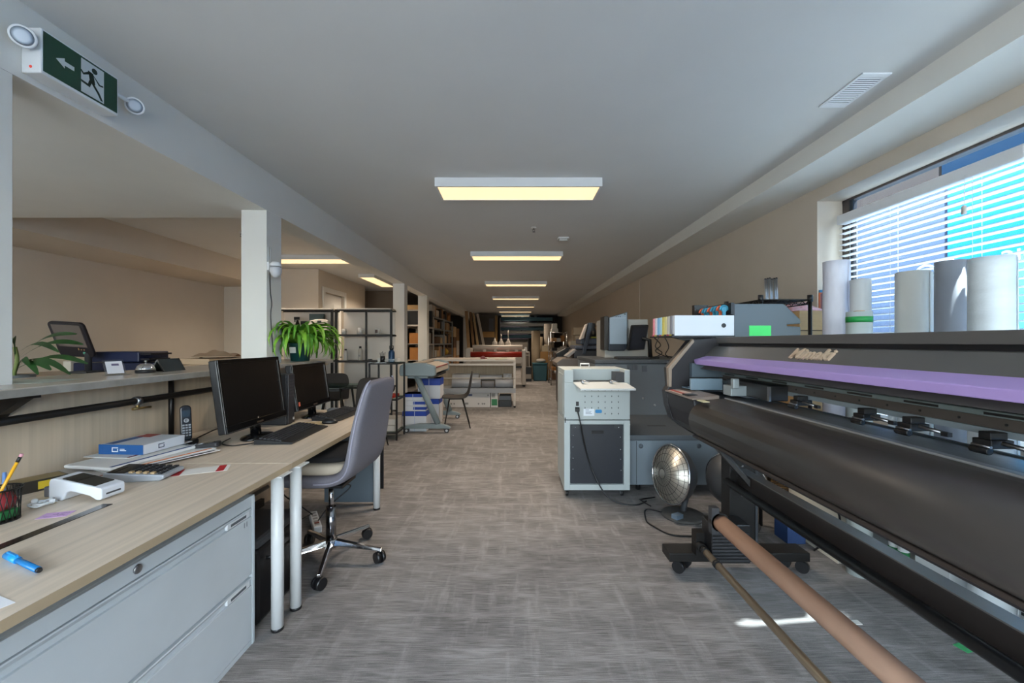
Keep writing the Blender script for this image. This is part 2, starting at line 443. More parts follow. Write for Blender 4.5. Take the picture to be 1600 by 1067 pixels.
# exit sign with two lamp heads
t = T('exit_sign', 'green running man exit sign with two round lamp heads on the beam', 'exit sign', (-2.06, 1.915, 2.48))
EW = M('sign white', '#dfe3e6', .4)
MB().box(-2.103, 1.744, 2.48, -2.017, 2.086, 2.673).build('housing', EW, t, bevel=.006)
XS = -2.016
MB().box(XS - .002, 1.752, 2.492, XS, 2.078, 2.664).build('panel', M('sign green', '#12402f', .35), t)
# pictogram: doorway, running figure, arrow (y grows away from the viewer)
q = MB(); q.box(XS, 1.905, 2.500, XS + .001, 2.01, 2.655); q.build('doorway', M('sign pale', '#c7d0d2', .4), t)
q = MB()
def poly(pts): q.prism(pts, 'x', XS + .001, XS + .002)
q.prism([(1.965 + .013 * math.cos(a), 2.628 + .013 * math.sin(a)) for a in [2 * PI * k / 16 for k in range(16)]], 'x', XS + .001, XS + .002)
poly([(1.935, 2.615), (1.958, 2.612), (1.968, 2.565), (1.945, 2.562)])
poly([(1.953, 2.612), (1.962, 2.604), (1.99, 2.580), (2.006, 2.583), (2.006, 2.576), (1.986, 2.572)])
poly([(1.94, 2.614), (1.915, 2.592), (1.905, 2.602), (1.899, 2.598), (1.914, 2.582), (1.945, 2.602)])
poly([(1.947, 2.568), (1.962, 2.566), (1.988, 2.537), (2.004, 2.507), (1.995, 2.505), (1.978, 2.532)])
poly([(1.952, 2.568), (1.943, 2.54), (1.905, 2.545), (1.903, 2.555), (1.935, 2.552), (1.94, 2.572)])
q.build('figure', M('sign dark green', '#0d2a20', .4), t)
q = MB(); q.prism([(1.80, 2.58), (1.835, 2.602), (1.835, 2.589), (1.875, 2.589), (1.875, 2.571), (1.835, 2.571), (1.835, 2.558)], 'x', XS, XS + .001)
q.build('arrow', M('sign pale', '#c7d0d2', .4), t)
MB().tube([(-2.06, 1.742, 2.505), (-2.06, 1.7445, 2.505)], .006).build('test_button', M('sign red', '#c8382c', .4, emit='#d0402c', es=.3), t)
for nm, y, yy in (('lamp_head', 1.70, 1.744), ('lamp_head', 2.20, 2.086)):
    M4 = frame((-2.04, y, 2.60), (.55, -.75, -.35))
    h = MB().lathe([(.018, -.03), (.036, -.022), (.042, -.004), (.042, .006), (.038, .008)], M=M4, n=28).build(nm, EW, t)
    MB().lathe([(.0, .0095), (.02, .0105), (.034, .009)], M=M4, n=28).build('lens', M('lamp lens', '#aebccb', .15), h)
    MB().tube([(-2.06, yy, 2.615), (-2.055, y + (.0 if y > 2 else 0), 2.615), M4 @ Vector((0, 0, -.03))], .010, 8).build('arm', EW, h)

# dome camera on the post
t = T('security_camera', 'white dome security camera with two thin antennas on the near post', 'security camera', (-2.06, 3.64, 1.84))
cx, cy, cz = -2.04, 3.50, 1.965
MB().box(-2.103, 3.478, cz - .02, -2.085, 3.52, cz + .05).tube([(-2.09, 3.50, cz + .03), (-2.05, 3.50, cz + .03)], .016, 10).build('bracket', WPL, t)
MB().lathe([(.0, .055), (.03, .052), (.043, .035), (.044, .012)], (cx, cy, cz), 24).build('cap', WPL, t)
MB().lathe([(.041, .012), (.041, .006)], (cx, cy, cz), 24).build('seam', DGREY, t)
MB().lathe([(.045, .006), (.046, -.03), (.036, -.062), (.018, -.078), (0, -.082)], (cx, cy, cz), 24).build('dome', M('camera body', '#c9cbd0', .35), t)
for y in (3.485, 3.515): MB().tube([(-2.098, y, cz + .04), (-2.096, y, cz + .18)], .003, 6).build('antenna', WPL, t)
MB().tube(curve_pts([(-2.097, 3.51, cz - .02), (-2.098, 3.52, cz - .2), (-2.098, 3.54, cz - .3), (-2.098, 3.525, cz - .42), (-2.098, 3.56, cz - .72)], 8), .0035, 6).build('cable', BLK, t)
# ------------------------------------------------------------------ work desks along the counter
WOODD = M('desk laminate', '#d2c2af', .38, noise=.10, nscale=(44, 1.3, 44), detail=5)
WOODP = M('counter panel laminate', '#bfae97', .5, noise=.11, nscale=(3, 34, .7), detail=4)
EDGE = M('desk edge band', '#b09c80', .45, noise=.06, nscale=(20, 2, 20))
LEGW = M('leg white', '#d6d8d8', .35)
ZD = .747
XD0, XD1 = -2.065, -1.075
def desk(y0, y1, label, legs, extra=None):
    t = T('office_desk', label, 'desk', ((XD0 + XD1) / 2, (y0 + y1) / 2, 0), group='pale wood desks along the counter')
    MB().box(XD0, y0, ZD - .026, XD1 - .002, y1, ZD).build('tabletop', WOODD, t)
    MB().box(XD1 - .002, y0, ZD - .026, XD1, y1, ZD).build('edge_band', EDGE, t)
    for x, y in legs:
        l = MB().tube([(x, y, .012), (x, y, ZD - .032)], .0265, 20).build('leg', LEGW, t)
        MB().tube([(x, y, 0), (x, y, .013)], .0275, 20).build('foot_pad', BLK, l)
        MB().cbox((x, y, ZD - .029), (.09, .09, .006)).build('mounting_plate', LEGW, l)
    return t
dk = desk(.40, 1.975, 'nearer pale wood desk carrying the payment terminal, over the white filing cabinet', ((-1.10, 1.90), (-1.78, 1.90)))
dk2 = desk(1.98, 3.55, 'farther pale wood desk carrying the two monitors, in front of the grey swivel chair', ((-1.095, 2.05), (-1.10, 3.27), (-1.77, 3.27)))
MB().box(-1.56, 3.36, .02, -1.12, 3.385, ZD - .03).build('end_panel', M('grey blue panel', '#5d6972', .5), dk2)
MB().box(-1.16, 3.388, .12, -1.085, 3.40, .52).build('bracket', BLK, dk2)

# filing cabinet
FC = M('cabinet grey', '#c0c6ca', .42, noise=.03, nscale=(5, 5, 5))
t = T('filing_cabinet', 'light grey two drawer lateral filing cabinet under the nearer desk', 'filing cabinet', (-1.39, 1.257, 0))
b = MB(); b.box(-1.62, .69, .012, -1.172, 1.823, .655)
b.box(-1.172, 1.806, .0, -1.156, 1.823, .655); b.box(-1.172, .69, .0, -1.156, .707, .655); b.box(-1.172, .707, .0, -1.158, 1.806, .022)
b.box(-1.172, .707, .607, -1.158, 1.806, .655)
b.build('body', FC, t, bevel=.0015)
for z0, z1 in ((.312, .602), (.026, .298)):
    d = MB().box(-1.172, .710, z0, -1.157, 1.803, z1 - .036).build('drawer', FC, t, bevel=.002)
    h = MB().prism([(-1.172, z1), (-1.158, z1), (-1.156, z1 - .004), (-1.161, z1 - .012), (-1.168, z1 - .020), (-1.168, z1 - .036), (-1.172, z1 - .036)], 'y', .710, 1.803)
    h.build('pull_lip', FC, d)
    MB().box(-1.168, 1.65, z1 - .032, -1.1565, 1.79, z1 - .008).build('label_holder', M('label holder', '#d6d9db', .3), d, bevel=.002)
    MB().box(-1.1563, 1.67, z1 - .026, -1.1560, 1.765, z1 - .015).build('label_card', M('label dark', '#4b4f54', .5), d)
MB().lathe([(.014, 0), (.014, .004), (.011, .006), (.0, .006)], M=frame((-1.158, 1.257, .635), (1, 0, 0)), n=20).box(-.0015, -.006, .006, .0015, .006, .0066, M=frame((-1.158, 1.257, .635), (1, 0, 0))).build('lock', STEEL, t)
MB().box(-1.157, 1.752, .535, -1.1562, 1.757, .556).box(-1.157, 1.768, .535, -1.1562, 1.773, .556).build('scuff_mark', M('scuff', '#8c9196', .6), t)

# black bin under the desk and clutter on the floor
t = T('wastebasket', 'black bin with a bar handle under the desk beside the filing cabinet', 'bin', (-1.40, 2.10, 0))
MB().prism([(-1.56, 1.91), (-1.20, 1.91), (-1.20, 2.27), (-1.56, 2.27)], 'z', 0, .36).build('body', BLK, t, bevel=.02)
MB().prism([(-1.57, 1.9), (-1.19, 1.9), (-1.19, 2.28), (-1.57, 2.28)], 'z', .362, .41).build('lid', DGREY, t, bevel=.018)
MB().tube([(-1.19, 1.96, .30), (-1.165, 1.97, .30), (-1.165, 2.20, .30), (-1.19, 2.21, .30)], .009, 8).build('handle', BLK, t)
t = T('power_bar', 'white power bar lying on the carpet under the farther desk', 'power strip', (-1.45, 2.98, 0))
PM = rot('Z', -58, (-1.45, 2.98, 0))
MB().cbox((-1.45, 2.98, .025), (.30, .055, .05), PM).build('body', WPL, t, bevel=.006)
s = MB()
for i in range(5): s.cbox((-1.56 + i * .055, 2.98, .0505), (.03, .03, .002), PM)
s.build('sockets', M('socket grey', '#9a9a9a', .5), t)
MB().cbox((-1.36, 2.98, .052), (.02, .03, .006), PM).build('switch', M('switch red', '#7d2c20', .4), t)
def cord(name, pts, r, label, cat='cord', m=None, n=10, group=None):
    return one(MB().tube(curve_pts(pts, n), r, 6), name, m or BLK, label, cat, group)
cord('loose_cable', [(-1.48, 3.0, .07), (-1.55, 2.95, .16), (-1.62, 2.85, .30), (-1.60, 2.9, .50), (-1.7, 3.05, .70)], .005, 'black cord rising from the white power bar to the desk underside', group='cords under the desk')
cord('loose_cable', [(-1.40, 2.92, .06), (-1.34, 2.98, .15), (-1.22, 3.05, .26), (-1.30, 3.0, .30), (-1.26, 3.02, .42), (-1.33, 3.05, .60), (-1.35, 3.1, .715)], .005, 'black cord looping down behind the swivel chair column', group='cords under the desk')
cord('loose_cable', [(-1.52, 3.05, .05), (-1.70, 2.7, .006), (-1.85, 2.45, .006), (-1.75, 2.35, .05), (-1.9, 2.2, .2)], .005, 'black cord trailing on the carpet toward the counter panel', group='cords under the desk')

# ------------------------------------------------------------------ reception counter
CT = M('counter slab', '#8d8a84', .45, noise=.16, nscale=(14, 14, 14))
CTT = M('counter top laminate', '#b5aca0', .22, noise=.05, nscale=(4, 30, 4))
t = T('reception_counter', 'tall reception counter with a grey edged top and pale wood panel behind the desks', 'counter', (-2.07, 2.3, 0))
MB().box(-2.095, .25, 0, -2.07, 4.25, 1.118).build('front_panel', WOODP, t)
c = MB(); c.box(-2.10, .25, 1.12, -1.895, 4.28, 1.150); c.box(-2.43, .25, 1.12, -2.10, 3.47, 1.150); c.box(-2.43, 3.70, 1.12, -2.10, 4.28, 1.150)
c.build('counter_slab', CT, t)
c = MB(); c.box(-2.10, .25, 1.150, -1.897, 4.278, 1.155); c.box(-2.43, .25, 1.150, -2.10, 3.47, 1.155); c.box(-2.43, 3.70, 1.150, -2.10, 4.278, 1.155)
c.build('counter_top', CTT, t)
PIPE = M('black pipe', '#201e1d', .38, .5)
MB().tube([(-2.0, .3, 1.02), (-2.0, 4.2, 1.02)], .017, 14).build('rail', PIPE, t)
for y in (2.44, 3.95): MB().tube([(-2.045, y, .75), (-2.045, y, 1.118)], .014, 12).build('upright', PIPE, t)
MB().tube([(-2.02, .3, .15), (-2.02, 3.35, .15)], .016, 12).build('rail', PIPE, t)
MB().prism([(-2.07, 1.118), (-1.93, 1.118), (-1.93, 1.106), (-1.955, 1.106), (-2.055, 1.04), (-2.07, 1.02)], 'y', 1.63, 1.67).build('shelf_bracket', PIPE, t)
MB().box(-2.07, .4, 0, -2.04, 3.34, .06).build('kick_board', M('kick dark', '#2a2725', .6), t)
t = T('pipe_clamp', 'small brass toned clamp on the black rail under the counter top', 'clamp', (-2.0, 2.17, 1.0))
MB().lathe([(.018, -.014), (.024, -.012), (.024, .012), (.018, .014)], M=frame((-2.0, 2.17, 1.02), (0, 1, 0)), n=18).build('collar', STEEL, t)
MB().tube([(-2.0, 2.17, 1.0), (-1.995, 2.17, .985)], .008, 8).tube([(-1.995, 2.14, .982), (-1.99, 2.24, .978)], .007, 8).build('screw', M('brass', '#a08a5c', .3, 1), t)

# ------------------------------------------------------------------ monitors, keyboards, tower, mice
def monitor(name, y, x, w, h, tilt, label, turn=0):
    t = T(name, label, 'monitor', (x, y, ZD), turn, 'desk monitors')
    def B(): return MB()
    R1 = Matrix.Translation((0, 0, .08)) @ Matrix.Rotation(math.radians(-tilt), 4, 'Y')
    k = dict(local=True)
    b = B().box(-.045, -w / 2, 0, .0, w / 2, h, M=R1); b.build('housing', BLK, t, bevel=.006, **k)
    q = B(); bz = .022
    q.box(0, -w / 2, 0, .008, w / 2, .042, M=R1); q.box(0, -w / 2, h - bz, .008, w / 2, h, M=R1)
    q.box(0, -w / 2, .042, .008, -w / 2 + bz, h - bz, M=R1); q.box(0, w / 2 - bz, .042, .008, w / 2, h - bz, M=R1)
    z = q.build('bezel', BLKG, t, bevel=.002, **k)
    B().box(.008, -w / 2 + .003, .003, .0088, w / 2 - .003, .007, M=R1).box(.0082, w / 2 - bz - .003, .042, .0090, w / 2 - bz, h - bz, M=R1).build('trim_line', M('bezel trim', '#8a8d92', .3, 1), z, **k)
    B().box(.0, -w / 2 + bz, .042, .0035, w / 2 - bz, h - bz, M=R1).build('screen', M('dark screen', '#0e0c0c', .22), t, **k)
    B().box(.0085, -.03, .014, .0093, .03, .024, M=R1).build('badge', M('badge metal', '#9d8f82', .3, 1), z, **k)
    B().tube([(-.02, 0, .02), (-.03, 0, .13)], .03, 14).build('neck', BLKG, t, **k)
    M2 = Matrix.Diagonal((.85, 1.25, 1, 1))
    B().lathe([(.0, .0), (.09, .0), (.094, .006), (.088, .014), (.04, .024), (0, .026)], n=32, M=Matrix.Translation((-.01, 0, 0)) @ M2).build('stand_base', BLKG, t, **k)
    return t
m1 = monitor('computer_monitor', 2.52, -1.57, .58, .41, 8, 'nearer and larger black desktop monitor, beside the cordless phones')
m2 = monitor('computer_monitor', 3.23, -1.575, .52, .34, 8, 'farther black desktop monitor with a red sticker at its lower corner', 0)
MB().cbox((.0097, -.235, .05), (.001, .022, .03), M=Matrix.Translation((0, 0, .08)) @ Matrix.Rotation(math.radians(-8), 4, 'Y')).build('sticker', M('sticker red', '#c0604a', .5), m2, local=True)
t = T('computer_tower', 'slim black computer tower standing between the two monitors', 'computer', (-1.78, 2.925, ZD))
MB().box(-1.96, 2.88, ZD + .004, -1.605, 2.97, ZD + .36).build('case', M('tower black', '#29292c', .5), t, bevel=.004)
MB().box(-1.605, 2.884, ZD + .01, -1.592, 2.966, ZD + .356).build('front_bezel', M('tower bezel', '#2c2c30', .4), t, bevel=.003)
s = MB()
for i in range(6): s.box(-1.592, 2.893, ZD + .20 + i * .022, -1.5905, 2.957, ZD + .212 + i * .022)
s.build('drive_bays', M('bay grey', '#3b3b40', .4), t)
MB().box(-1.592, 2.94, ZD + .03, -1.591, 2.958, ZD + .048).build('badge', M('badge silver', '#b4b4b8', .3), t)
MB().box(-1.95, 2.885, ZD, -1.61, 2.965, ZD + .004).build('foot', BLK, t)
def keyboard(x, y, label, rz=0):
    t = T('computer_keyboard', label, 'keyboard', (x, y, ZD), rz, 'keyboards')
    MB().prism([(-.10, .0), (.115, .0), (.118, .010), (.06, .016), (-.10, .030)], 'y', -.245, .245).build('body', M('keyboard black', '#1b1b1d', .5), t, bevel=.004, local=True)
    k = MB()
    for r in range(6):
        xx = .045 - r * .0225; n = 21 if r else 12
        for c in range(n):
            if r and c in (15,): continue
            yy = -.232 + c * .0222 if r else -.232 + c * .0385
            wd = .0085 if r else .017
            z = .0185 + r * .0026
            k.box(xx - .0088, yy - wd + .009, z - .004, xx + .0088, yy + wd + .009, z + .006, M=Matrix.Rotation(0, 4, 'Y'))
    k.build('keycaps', M('keycap', '#2a2a2d', .55), t, local=True)
    return t
keyboard(-1.395, 2.58, 'black keyboard in front of the nearer monitor', math.radians(2))
keyboard(-1.395, 3.28, 'black keyboard in front of the farther monitor, by the swivel chair', math.radians(-3))
def mouse(x, y, label, m, rz=0):
    t = T('computer_mouse', label, 'mouse', (x, y, ZD), rz, 'computer mice')
    MB().ball((0, 0, .012), .034, 10, sc=(1.6, .95, .72)).build('body', m, t, local=True)
    MB().box(.005, -.003, .030, .035, .003, .034).build('wheel', DGREY, t, local=True)
mouse(-1.33, 2.95, 'black mouse at the end of the nearer keyboard', BLK, .3)
mouse(-1.52, 3.44, 'silver and black mouse behind the farther keyboard', M('mouse silver', '#8b8f94', .3, .6), .2)
one(MB().box(-1.50, 2.80, ZD, -1.36, 3.01, ZD + .002, M=rot('Z', 18, (-1.43, 2.9, 0))), 'mouse_mat', M('buff card', '#b5a37f', .8), 'buff card lying between the two keyboards', 'card')
cord('loose_cable', [(-1.75, 2.15, ZD + .02), (-1.88, 2.40, ZD + .012), (-1.93, 2.62, ZD + .02), (-1.9, 2.75, ZD + .05), (-2.0, 2.85, ZD + .12)], .004, 'black cable curving across the desk behind the nearer monitor')
cord('loose_cable', [(-1.53, 2.47, ZD + .01), (-1.50, 2.38, ZD + .004), (-1.58, 2.30, ZD + .004), (-1.68, 2.35, ZD + .004), (-1.70, 2.45, ZD + .01)], .003, 'thin black cable looping beside the nearer monitor base')

# cordless phones
PB = M('phone black', '#18181b', .35)
def handset(parent, MM, keys=True):
    MB().prism(rrect(.052, .20, .022), 'z', -.013, .013, M=MM).build('handset', PB, parent, bevel=.006, local=True)
    MB().prism(rrect(.036, .038, .005), 'z', .013, .0145, M=MM @ Matrix.Translation((0, .052, 0))).build('display', M('phone display', '#343a3d', .2), parent, local=True)
    k = MB()
    for r in range(5):
        for c in range(3): k.cbox((-.014 + c * .014, -.012 - r * .0145, .0142), (.010, .0085, .003), MM)
    k.build('keypad', M('phone keys', '#9a9ca0', .4), parent, local=True)
    MB().lathe([(.012, .013), (.012, .0155), (.007, .0155), (.007, .013)], M=MM @ Matrix.Translation((0, .014, 0)), n=16).build('navigation_ring', M('phone ring', '#a5a7ab', .3), parent, local=True)
t = T('cordless_phone', 'black cordless phone standing upright in its cradle against the counter panel', 'phone', (-1.87, 2.33, ZD), 0, 'cordless phones')
Mh = frame((0, 0, .125), (.72, -.58, .12))
handset(t, Mh)
MB().prism(rrect(.10, .10, .03), 'z', 0, .03).build('cradle', PB, t, bevel=.008, local=True)
t = T('cordless_phone', 'black cordless handset lying flat on the desk beside the phone cradle', 'phone', (-1.70, 2.20, ZD), 0, 'cordless phones')
handset(t, Matrix.Translation((0, 0, .022)) @ Matrix.Rotation(math.radians(-68), 4, 'Z') @ Matrix.Rotation(math.radians(6), 4, 'X') @ Matrix.Scale(1.05, 4))
MB().prism(rrect(.04, .07, .012), 'z', 0, .012, M=Matrix.Rotation(math.radians(-68), 4, 'Z') @ Matrix.Translation((0, .04, 0))).build('earpiece_hump', PB, t, bevel=.004, local=True)
# ------------------------------------------------------------------ papers and small things on the nearer desk
ENV = M('envelope white', '#dcdad6', .8); ENVG = M('envelope grey', '#b9b4ae', .8)
pile = [  # x, y, rz, w, l, material, stripe, label
    (-1.82, 1.86, 12, .30, .44, M('magazine maroon', '#6f3a35', .6), None, 'maroon backed booklet at the bottom of the envelope pile'),
    (-1.80, 1.84, 16, .29, .42, ENVG, '#7c2e2a', 'grey envelope with a dark red edge low in the pile'),
    (-1.72, 1.90, 24, .28, .44, ENV, '#27253a', 'white envelope with a dark printed band sticking out under the orange striped one'),
    (-1.74, 1.92, 20, .27, .42, ENV, '#d9762c', 'white envelope with an orange edge stripe in the pile'),
    (-1.80, 1.88, 10, .26, .40, ENV, '#2e4a80', 'padded white envelope with a blue corner on the pile'),
    (-1.86, 1.98, 6, .24, .34, ENV, '#8a4038', 'topmost white letter of the pile, under the blue carton'),
]
z = ZD + .0005
pile = [(x - .055, y + .125, a, w, l, m, s_, q_) for x, y, a, w, l, m, s_, q_ in pile]
for i, (x, y, a, w, l, m, st, lab) in enumerate(pile):
    th = .006 if i in (0, 4) else .0035
    if i == 4: th = .016
    Mx = Matrix.Translation((x, y, 0)) @ Matrix.Rotation(math.radians(-a), 4, 'Z')
    t = T('envelope', lab, 'envelope', (x, y, z), math.radians(-a), 'pile of envelopes')
    MB().box(-w / 2, -l / 2, 0, w / 2, l / 2, th).build('sheet', m, t, bevel=th * .4, local=True)
    if st: MB().box(w / 2 - .022, -l / 2 + .01, th - .0005, w / 2 - .006, l / 2 - .02, th + .0004).build('stripe', M('stripe ' + st, st, .6), t, local=True)
    if i in (2, 5):
        MB().box(-.03, .05, th, .05, .12, th + .0004).box(-.06, -.03, th, -.03, .06, th + .0004).build('printed_block', M('print grey', '#6b6a70', .7), t, local=True)
    z += th + .0006
ZPILE = z
t = T('envelope_box', 'blue and white carton of envelopes on top of the paper pile', 'box', (-1.90, 2.10, ZPILE), math.radians(-4))
MB().box(-.115, -.115, 0, .115, .115, .046).build('carton', M('carton white', '#d9dade', .5), t, bevel=.001, local=True)
MB().box(-.116, -.1158, 0, .1155, -.1145, .047).box(-.1, -.1, .0455, -.055, .114, .0468).build('blue_end', M('carton end blue', '#1f5591', .45), t, local=True)
MB().box(-.1, .05, .046, -.02, .1145, .0471).build('red_patch', M('patch red', '#9c3b36', .5), t, local=True)
q = MB()
def outline(Mx, w, h, b):
    q.box(-w, -h, 0, w, -h + b, .0006, M=Mx); q.box(-w, h - b, 0, w, h, .0006, M=Mx); q.box(-w, -h, 0, -w + b, h, .0006, M=Mx); q.box(w - b, -h, 0, w, h * .3, .0006, M=Mx)
outline(frame((-.03, -.1158, .023), (0, -1, 0)), .016, .011, .004)
q.box(-.005, -.1164, .017, .028, -.1158, .021).box(-.005, -.1164, .024, .02, -.1158, .027)
q.build('logo', M('logo white', '#e8eaf0', .5), t, local=True)
q = MB(); outline(frame((.1152, -.02, .023), (1, 0, 0)), .016, .011, .004)
q.build('side_logo', M('logo navy', '#2b3550', .5), t, local=True)
# payment terminal
t = T('payment_terminal', 'white card payment terminal with a dark screen on the nearer desk', 'payment terminal', (-1.61, 1.545, ZD), math.radians(86))
TW = M('terminal white', '#d4d8df', .3)
# profile along y (length) and z, width along x
prof = [(-.105, .012), (-.105, .045), (-.098, .050), (.085, .082), (.100, .078), (.105, .066), (.105, .005), (.098, 0), (.052, 0), (.046, .006), (.034, .030), (.018, .036), (-.055, .022), (-.085, .006), (-.098, .006)]
MB().prism(prof, 'x', -.043, .043).build('body', TW, t, bevel=.007, seg=3, local=True)
Ms = Matrix.Translation((0, -.005, .0665)) @ Matrix.Rotation(math.atan2(.032, .183), 4, 'X')
MB().prism(rrect(.07, .135, .004), 'z', 0, .0015, M=Ms).build('screen', M('terminal screen', '#3a3833', .12), t, local=True)
MB().box(-.035, .012, .0016, .035, .020, .002, M=Ms).build('screen_line', M('terminal line', '#0c0c0c', .2), t, local=True)  # thin near-black bar across the screen
MB().box(-.026, -.106, .022, .026, -.1045, .028).build('card_slot', DGREY, t, local=True)
MB().box(-.043, .103, .012, .02, .125, .05).build('printer_cover', M('terminal grey', '#55565a', .5), t, bevel=.004, local=True)
# calculator
t = T('calculator', 'silver desk calculator between the payment terminal and the red striped card', 'calculator', (-1.60, 1.775, ZD), math.radians(99))
KS = Matrix.Scale(1.33, 4)
CS = M('calculator silver', '#aab0b8', .35, .3)
MB().prism([(-.085, .006), (-.085, .018), (.085, .032), (.085, .006), (.07, 0), (-.07, 0)], 'x', -.052, .052, M=KS).build('body', CS, t, bevel=.005, local=True)
Mc = KS @ Matrix.Translation((0, 0, .0255)) @ Matrix.Rotation(math.atan2(.014, .17), 4, 'X')
MB().box(-.046, .028, 0, .046, .078, .0014, M=Mc).build('display', M('calculator display', '#222426', .15), t, local=True)
MB().box(-.04, .058, .0014, .012, .075, .002, M=Mc).build('solar_cell', M('solar', '#17171a', .2), t, local=True)
k = MB(); k2 = MB()
for r in range(5):
    for c in range(6):
        (k2 if c == 0 and r < 4 else k).cbox((-.038 + c * .0152, .014 - r * .0205, .002), (.0105, .011, .006), Mc)
k.build('keys', M('calculator keys', '#26282c', .4), t, local=True); k2.build('function_keys', M('calculator tan keys', '#b59a72', .5), t, local=True)
# flyer, sticky note, ruler, pen, paper
t = T('flyer', 'white card with two red bands lying flat past the calculator', 'card', (-1.44, 1.86, ZD), math.radians(-64))
MB().box(-.05, -.12, 0, .05, .12, .0008).build('card', PAPER, t, local=True)
for y in (.075, -.085): MB().box(-.05, y, .0008, .05, y + .03, .0011).build('red_band', M('flyer red', '#b3262a', .5), t, local=True)
t = T('sticky_note', 'pink sticky note with pen scribbles in front of the terminal', 'note', (-1.55, 1.385, ZD), math.radians(-72))
MB().box(-.025, -.040, 0, .025, .040, .0007).build('paper', M('note pink', '#c9a2cf', .8), t, local=True)
q = MB()
for a, b_, c in ((-.028, -.006, .012), (-.012, .004, -.004), (.004, .028, .006), (.008, .03, -.008)):
    q.tube(curve_pts([(c + rnd.uniform(-.004, .004), a + (b_ - a) * i / 5, .0009) for i in range(6)], 3), .0007, 4)
q.build('scribble', M('ink', '#4a3f6b', .6), t, local=True)
one(MB().box(-1.482, .9, ZD, -1.447, 1.475, ZD + .002), 'steel_ruler', M('dark steel', '#4a4643', .18, .8), 'dark glossy metal strip lying along the nearer desk', 'ruler')
t = T('ballpoint_pen', 'bright blue pen lying near the front edge of the desk', 'pen', (-1.285, 1.07, ZD), math.radians(-23))
PBL = M('pen blue', '#1f8ed6', .3)
MB().tube([(-.062, 0, .006), (.066, 0, .006)], .0055, 12, M=KS).build('barrel', M('pen dark blue', '#1b6fae', .25), t, local=True)
MB().tube([(-.072, 0, .006), (-.02, 0, .006)], .0066, 12, M=KS).build('cap', PBL, t, local=True)
MB().box(-.066, -.002, .012, -.026, .002, .015, M=KS).build('clip', PBL, t, local=True)
MB().tube([(.066, 0, .006), (.072, 0, .006)], [.005, .004], 10, M=KS).build('end_plug', BLK, t, local=True)
one(MB().box(-1.33, .80, ZD, -1.13, .945, ZD + .0008, M=rot('Z', -20, (-1.2, .9, 0))), 'paper_sheet', M('bright paper', '#e6e6ea', .8), 'corner of a white sheet at the lower left edge of the desk', 'paper')
t = T('earphones', 'tangle of white earphones beside the pen pot', 'earphones', (-1.685, 1.46, ZD))
q = MB(); pts = []
for i in range(26):
    a = i * 1.3; r = .018 + .012 * math.sin(i * .7)
    pts.append((-1.685 + r * math.cos(a), 1.46 + r * 1.3 * math.sin(a), ZD + .006 + .010 * (i % 4) / 4))
q.tube(curve_pts(pts, 4), .0028, 6); q.build('cord', WPL, t)
for p in ((-1.665, 1.475, ZD + .012), (-1.705, 1.455, ZD + .02)): MB().ball(p, .009, 8).build('earbud', WPL, t)
# mesh pen pot and its contents
t = T('pen_pot', 'black wire mesh pen pot at the left edge of the desk', 'pen pot', (-1.685, 1.335, ZD))
px, py = -1.685, 1.335
q = MB()
for i in range(22):
    a = 2 * PI * i / 22
    q.tube([(px + .048 * math.cos(a), py + .048 * math.sin(a), ZD + .002), (px + .052 * math.cos(a + .4), py + .052 * math.sin(a + .4), ZD + .105)], .0013, 5)
    q.tube([(px + .048 * math.cos(a), py + .048 * math.sin(a), ZD + .002), (px + .052 * math.cos(a - .4), py + .052 * math.sin(a - .4), ZD + .105)], .0013, 5)
q.build('mesh_wall', BLKM, t)
MB().lathe([(.0, .0), (.05, .0), (.05, .004), (.0, .004)], (px, py, ZD)).build('base', BLKM, t)
ring = [(px + .053 * math.cos(2 * PI * i / 28), py + .053 * math.sin(2 * PI * i / 28), ZD + .105) for i in range(29)]
MB().tube(ring, .003, 6, caps=False).build('rim', BLKM, t)
def stick(name, label, cat, p0, p1, r, m, tips=(), group='pens in the pot'):
    p0, p1 = Vector(p0), Vector(p1)
    t = T(name, label, cat, p0, 0, group)
    MB().tube([p0, p1], r, 8).build('barrel', m, t)
    d = (p1 - p0).normalized()
    for nm, a, b_, rr, mm in tips: MB().tube([p1 + d * a, p1 + d * b_], rr, 10).build(nm, mm, t)
stick('pencil', 'yellow pencil with a pink eraser standing tilted in the pen pot', 'pencil', (px - .02, py - .02, ZD + .006), at(27, 722, 1.36), .0045, M('pencil yellow', '#dca21a', .4),
      (('ferrule', 0, .018, .005, BLK), ('eraser', .018, .028, .0048, M('eraser pink', '#d59aa4', .7))))
stick('ballpoint_pen', 'pale blue pen leaning in the pen pot behind the pencil', 'pen', (px - .01, py + .02, ZD + .006), at(7, 738, 1.39), .005, M('pen pale blue', '#6f8fc4', .3))
stick('ballpoint_pen', 'white pen leaning low in the pen pot', 'pen', (px - .03, py, ZD + .006), at(-4, 748, 1.34), .0055, M('pen white', '#b8bcd0', .3))
one(MB().tube([(px + .0, py - .02, ZD + .06), (px + .001, py + .028, ZD + .06)], .03, 18), 'tape_roll', M('tape red', '#9a2f35', .4), 'red roll of tape inside the mesh pen pot', 'tape')
one(MB().cbox((px + .005, py + .01, ZD + .02), (.05, .05, .025)), 'paper_clips', M('clip green', '#2f7f47', .5), 'green clip box at the bottom of the mesh pen pot', 'clips')
t = T('staple_box', 'black and yellow small box beside the pen pot', 'box', (-1.90, 1.63, ZD), math.radians(-25))
MB().box(-.045, -.075, 0, .045, .075, .045).build('box', M('box brown black', '#2a241c', .5), t, bevel=.001, local=True)
MB().box(.0452, -.01, .008, .0458, .062, .038).build('label', M('label yellow', '#c9ae2a', .5), t, local=True)
MB().box(-.04, -.07, .045, .04, .07, .0458).build('lid', M('box kraft', '#8c7a55', .7), t, local=True)
